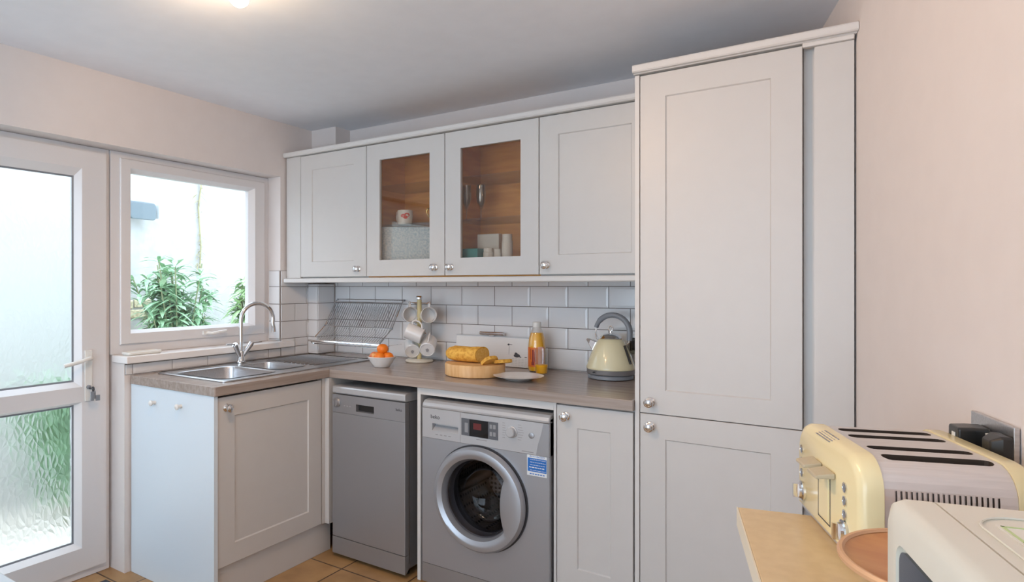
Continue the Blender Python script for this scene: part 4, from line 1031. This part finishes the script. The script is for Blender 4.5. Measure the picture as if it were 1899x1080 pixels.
# ---- sockets and plugs on the right wall
wsr = thing('wall_socket', 'large brushed steel double socket on right wall behind toaster', 'socket', tuple(fR(.865, 0, 1.048)), aR)
bx('faceplate', 'steel', wsr, -.010, -.0015, -.078, .076, -.044, .044, bevel=.0015)
for y in (.004, -.010):
    bm = B(); loft(bm, [[Vector((-.010, y-.0045, z)) for z in (-.008, .020)]+[Vector((-.010, y+.0045, z)) for z in (.020, -.008)], [Vector((-.015, y-.004, -.004))]+[Vector((-.020, y-.004, .019)), Vector((-.020, y+.004, .019)), Vector((-.015, y+.004, -.004))]]); obj('switch', bm, 'white_plastic', wsr)
def plug(t_, z, lab_, d=.03, taper=.55, h=.022):
    p = thing('plug', lab_, 'plug', tuple(fR(t_, .0105, z)), aR)
    bm = B(); loft(bm, [[Vector((-x, y*s_, zz*s_)) for y, zz in rrect(-.024, .024, -h, h, .006)] for x, s_ in ((0, 1), (d*.5, 1), (d, taper))]); obj('plug_body', bm, 'black', p, bevel=.0025); return p
p = plug(.845, 1.052, 'square black plug in the left side of the right-wall socket', d=.045, taper=.92)
bx('white_square', 'sticker_white', p, -.0462, -.0455, -.010, .004, -.004, .010)
plug(.922, 1.054, 'round-shouldered black plug in the right side of right-wall socket', d=.028, taper=.6)

# ---- terracotta-coloured bowl
tb = thing('footed_dish', 'round orange-brown footed wooden dish between toaster and microwave', 'dish', tuple(fR(1.274, .198, ZK)))
bm = B(); lathe(bm, [(.050, 0), (.052, .003), (.040, .012), (.034, .030), (.045, .048), (.085, .066), (.118, .084), (.1245, .090), (.1225, .0945), (.118, .0925), (.112, .0885), (.07, .0855), (.001, .0845)], 72); obj('dish', bm, 'terracotta', tb, smooth=True)
bm = B(); lathe(bm, [(.1225, .0862), (.1262, .0885), (.1266, .093), (.1240, .0965), (.1205, .0962), (.1178, .0932)], 72, None, False, False); obj('rim', bm, 'rim_wood', tb, smooth=True)

# ---- microwave
mw = thing('microwave', 'cream microwave oven at the near end of the counter', 'microwave', tuple(fR(1.586, .360, ZK)), aR)
# local x: towards wall, y: away from the camera (negative = nearer)
ML, MD, MH = .46, .335, .267
bm = B(); loft(bm, [[Vector((x, y, z)) for y, z in rrect(-ML, 0, .012, MH, .022, 6)] for x in (.030, MD)]); obj('casing', bm, 'cream_plastic', mw, smooth=True, auto=50)
def mwl(x, i, r): return [Vector((x, y, z)) for y, z in rrect(-ML+i, 0-i, .012+i, MH-i, r, 6)]
bm = B(); 
win_ = rrect(-.300, -.030, .040, .236, .014, 6)
op = mwl(.0285, 0, .022); 
loft(bm, [mwl(.0285, 0, .022), mwl(.010, 0, .022), mwl(.003, .003, .020), mwl(.0, .010, .016), [Vector((.0, y, z)) for y, z in win_], [Vector((.004, y, z)) for y, z in win_]], True, True)
df = obj('door', bm, 'cream_plastic', mw, smooth=True, auto=50)
bm = B(); loft(bm, [[Vector((x, y, z)) for y, z in rrect(-.296, -.034, .044, .232, .012, 6)] for x in (.001, .0035)]); obj('door_window', bm, 'mw_glass', df)
for x, y in ((.05, -.04), (MD-.04, -.04), (.05, -ML+.04), (MD-.04, -ML+.04)):
    bm = B(); lathe(bm, [(.012, 0), (.012, .013)], 12); obj('foot', bm, 'black', mw, loc=(x, y, .0))
bm = B(); box(bm, .051, .176, -.187, -.063, MH, MH+.0006); o = obj('caution_label', bm, 'paper', mw)
bm = B()
def fr_(x0, x1, y0, y1, w_):
    for a in ((x0, x1, y0, y0+w_), (x0, x1, y1-w_, y1), (x0, x0+w_, y0, y1), (x1-w_, x1, y0, y1)): box(bm, a[0], a[1], a[2], a[3], MH+.0006, MH+.0011)
fr_(.053, .174, -.099, -.066, .0020); fr_(.053, .174, -.184, -.105, .0020)
for k in range(9): box(bm, .068+k*.011, .075+k*.011, -.080, -.0785, MH+.0006, MH+.001); box(bm, .068+k*.011, .074+k*.011, -.088, -.087, MH+.0006, MH+.001)
for k in range(9): box(bm, .068+k*.011, .075+k*.011, -.125, -.123, MH+.0006, MH+.001)
obj('label_print', bm, 'print_green', o)
bm = B(); tube(bm, [(x, y, MH+.0008) for x, y in rrect(.040, .300, -.36, -.045, .03, 6)], .0010, 6); obj('raised_panel_line', bm, 'cream_plastic', mw)

# ------------------------------------------------------------------ white table corner, nearest the camera
tb = thing('table', 'white table whose corner just enters the bottom left of the photo', 'table', (1.1, -2.66, 0))
bx('table_top', 'laminate', tb, -.5, .345, -.36, .33, .715, .74, bevel=.003)
for x in (-.46, .305):
    for y in (-.32, .29): bx('leg', 'laminate', tb, x-.025, x+.025, y-.025, y+.025, .001, .7145)

# ------------------------------------------------------------------ ceiling spotlights (bar with heads)
def spot_head(parent, p, d, on=True, power=10, blend=.8, size=1.6):
    d = Vector(d).normalized(); R3 = d.to_track_quat('Z', 'Y').to_matrix().to_4x4(); mt_ = Matrix.Translation(p) @ R3
    bm = B(); lathe(bm, [(.012, -.05), (.024, -.045), (.031, -.01), (.033, .0), (.0315, .003), (.029, .0), (.026, -.012), (.001, -.03)], 32, mt_); h = obj('spot_shade', bm, 'chrome', parent, smooth=True)
    bm = B(); lathe(bm, [(.0255, -.010), (.0255, -.006), (.016, -.001), (.001, .0)], 32, mt_); obj('bulb', bm, 'bulb', h, smooth=True)
    bm = B(); q = mt_ @ Vector((0, 0, -.045)); tube(bm, [q, Vector((q.x, q.y, max(q.z+.01, .0)))], .005, 8); obj('stem', bm, 'chrome', h, smooth=True)
    return mt_
sl = thing('ceiling_spotlight', 'chrome ceiling spotlight bar with warm bulbs above the sink area', 'ceiling light', (1.18, -1.72, ZC))
bm = B(); lathe(bm, [(.055, -.001), (.055, -.018), (.048, -.024), (.001, -.025)], 32); obj('ceiling_rose', bm, 'chrome', sl, smooth=True)
bm = B(); tube(bm, [(.0, .06, -.034), (.36, -.40, -.034)], .008, 10); tube(bm, [(0, 0, -.02), (0, 0, -.04)], .008, 8); obj('bar', bm, 'chrome', sl, smooth=True)
heads = [((.031, .090, -.066), (.62, -.62, -.72)), ((.33, -.36, -.105), (.9, .5, -.35)), ((.20, -.16, -.085), (-1.38, .86, -.27)), ((.26, -.25, -.085), (-.84, 1.0, -1.5))]  # last head is unseen, added to brighten the sink door
for p, d in heads: spot_head(sl, p, d)
def lamp_at(p, d, e, size=1.9, blend=.9, col=(1, .62, .34)):
    P_ = Vector(p)+Vector((1.18, -1.72, ZC))+Vector(d).normalized()*.012
    o = light('spot_lamp', 'SPOT', P_, e, col, spot_size=size, spot_blend=blend, shadow_soft_size=.03); aim(o, P_+Vector(d))
lamp_at(*heads[0], 6, 2.6); lamp_at(*heads[1], 34, 2.2, col=(1, .58, .27)); lamp_at(*heads[2], 12, 1.2); lamp_at(*heads[3], 32, 1.5)
light('bulb_glow', 'POINT', (1.18, -1.66, ZC-.16), 3.0, (1, .74, .48), shadow_soft_size=.04)

# ------------------------------------------------------------------ end: empties keep their scene clean
for o in list(bpy.data.objects):
    if o.type == 'EMPTY' and not o.children: bpy.data.objects.remove(o)
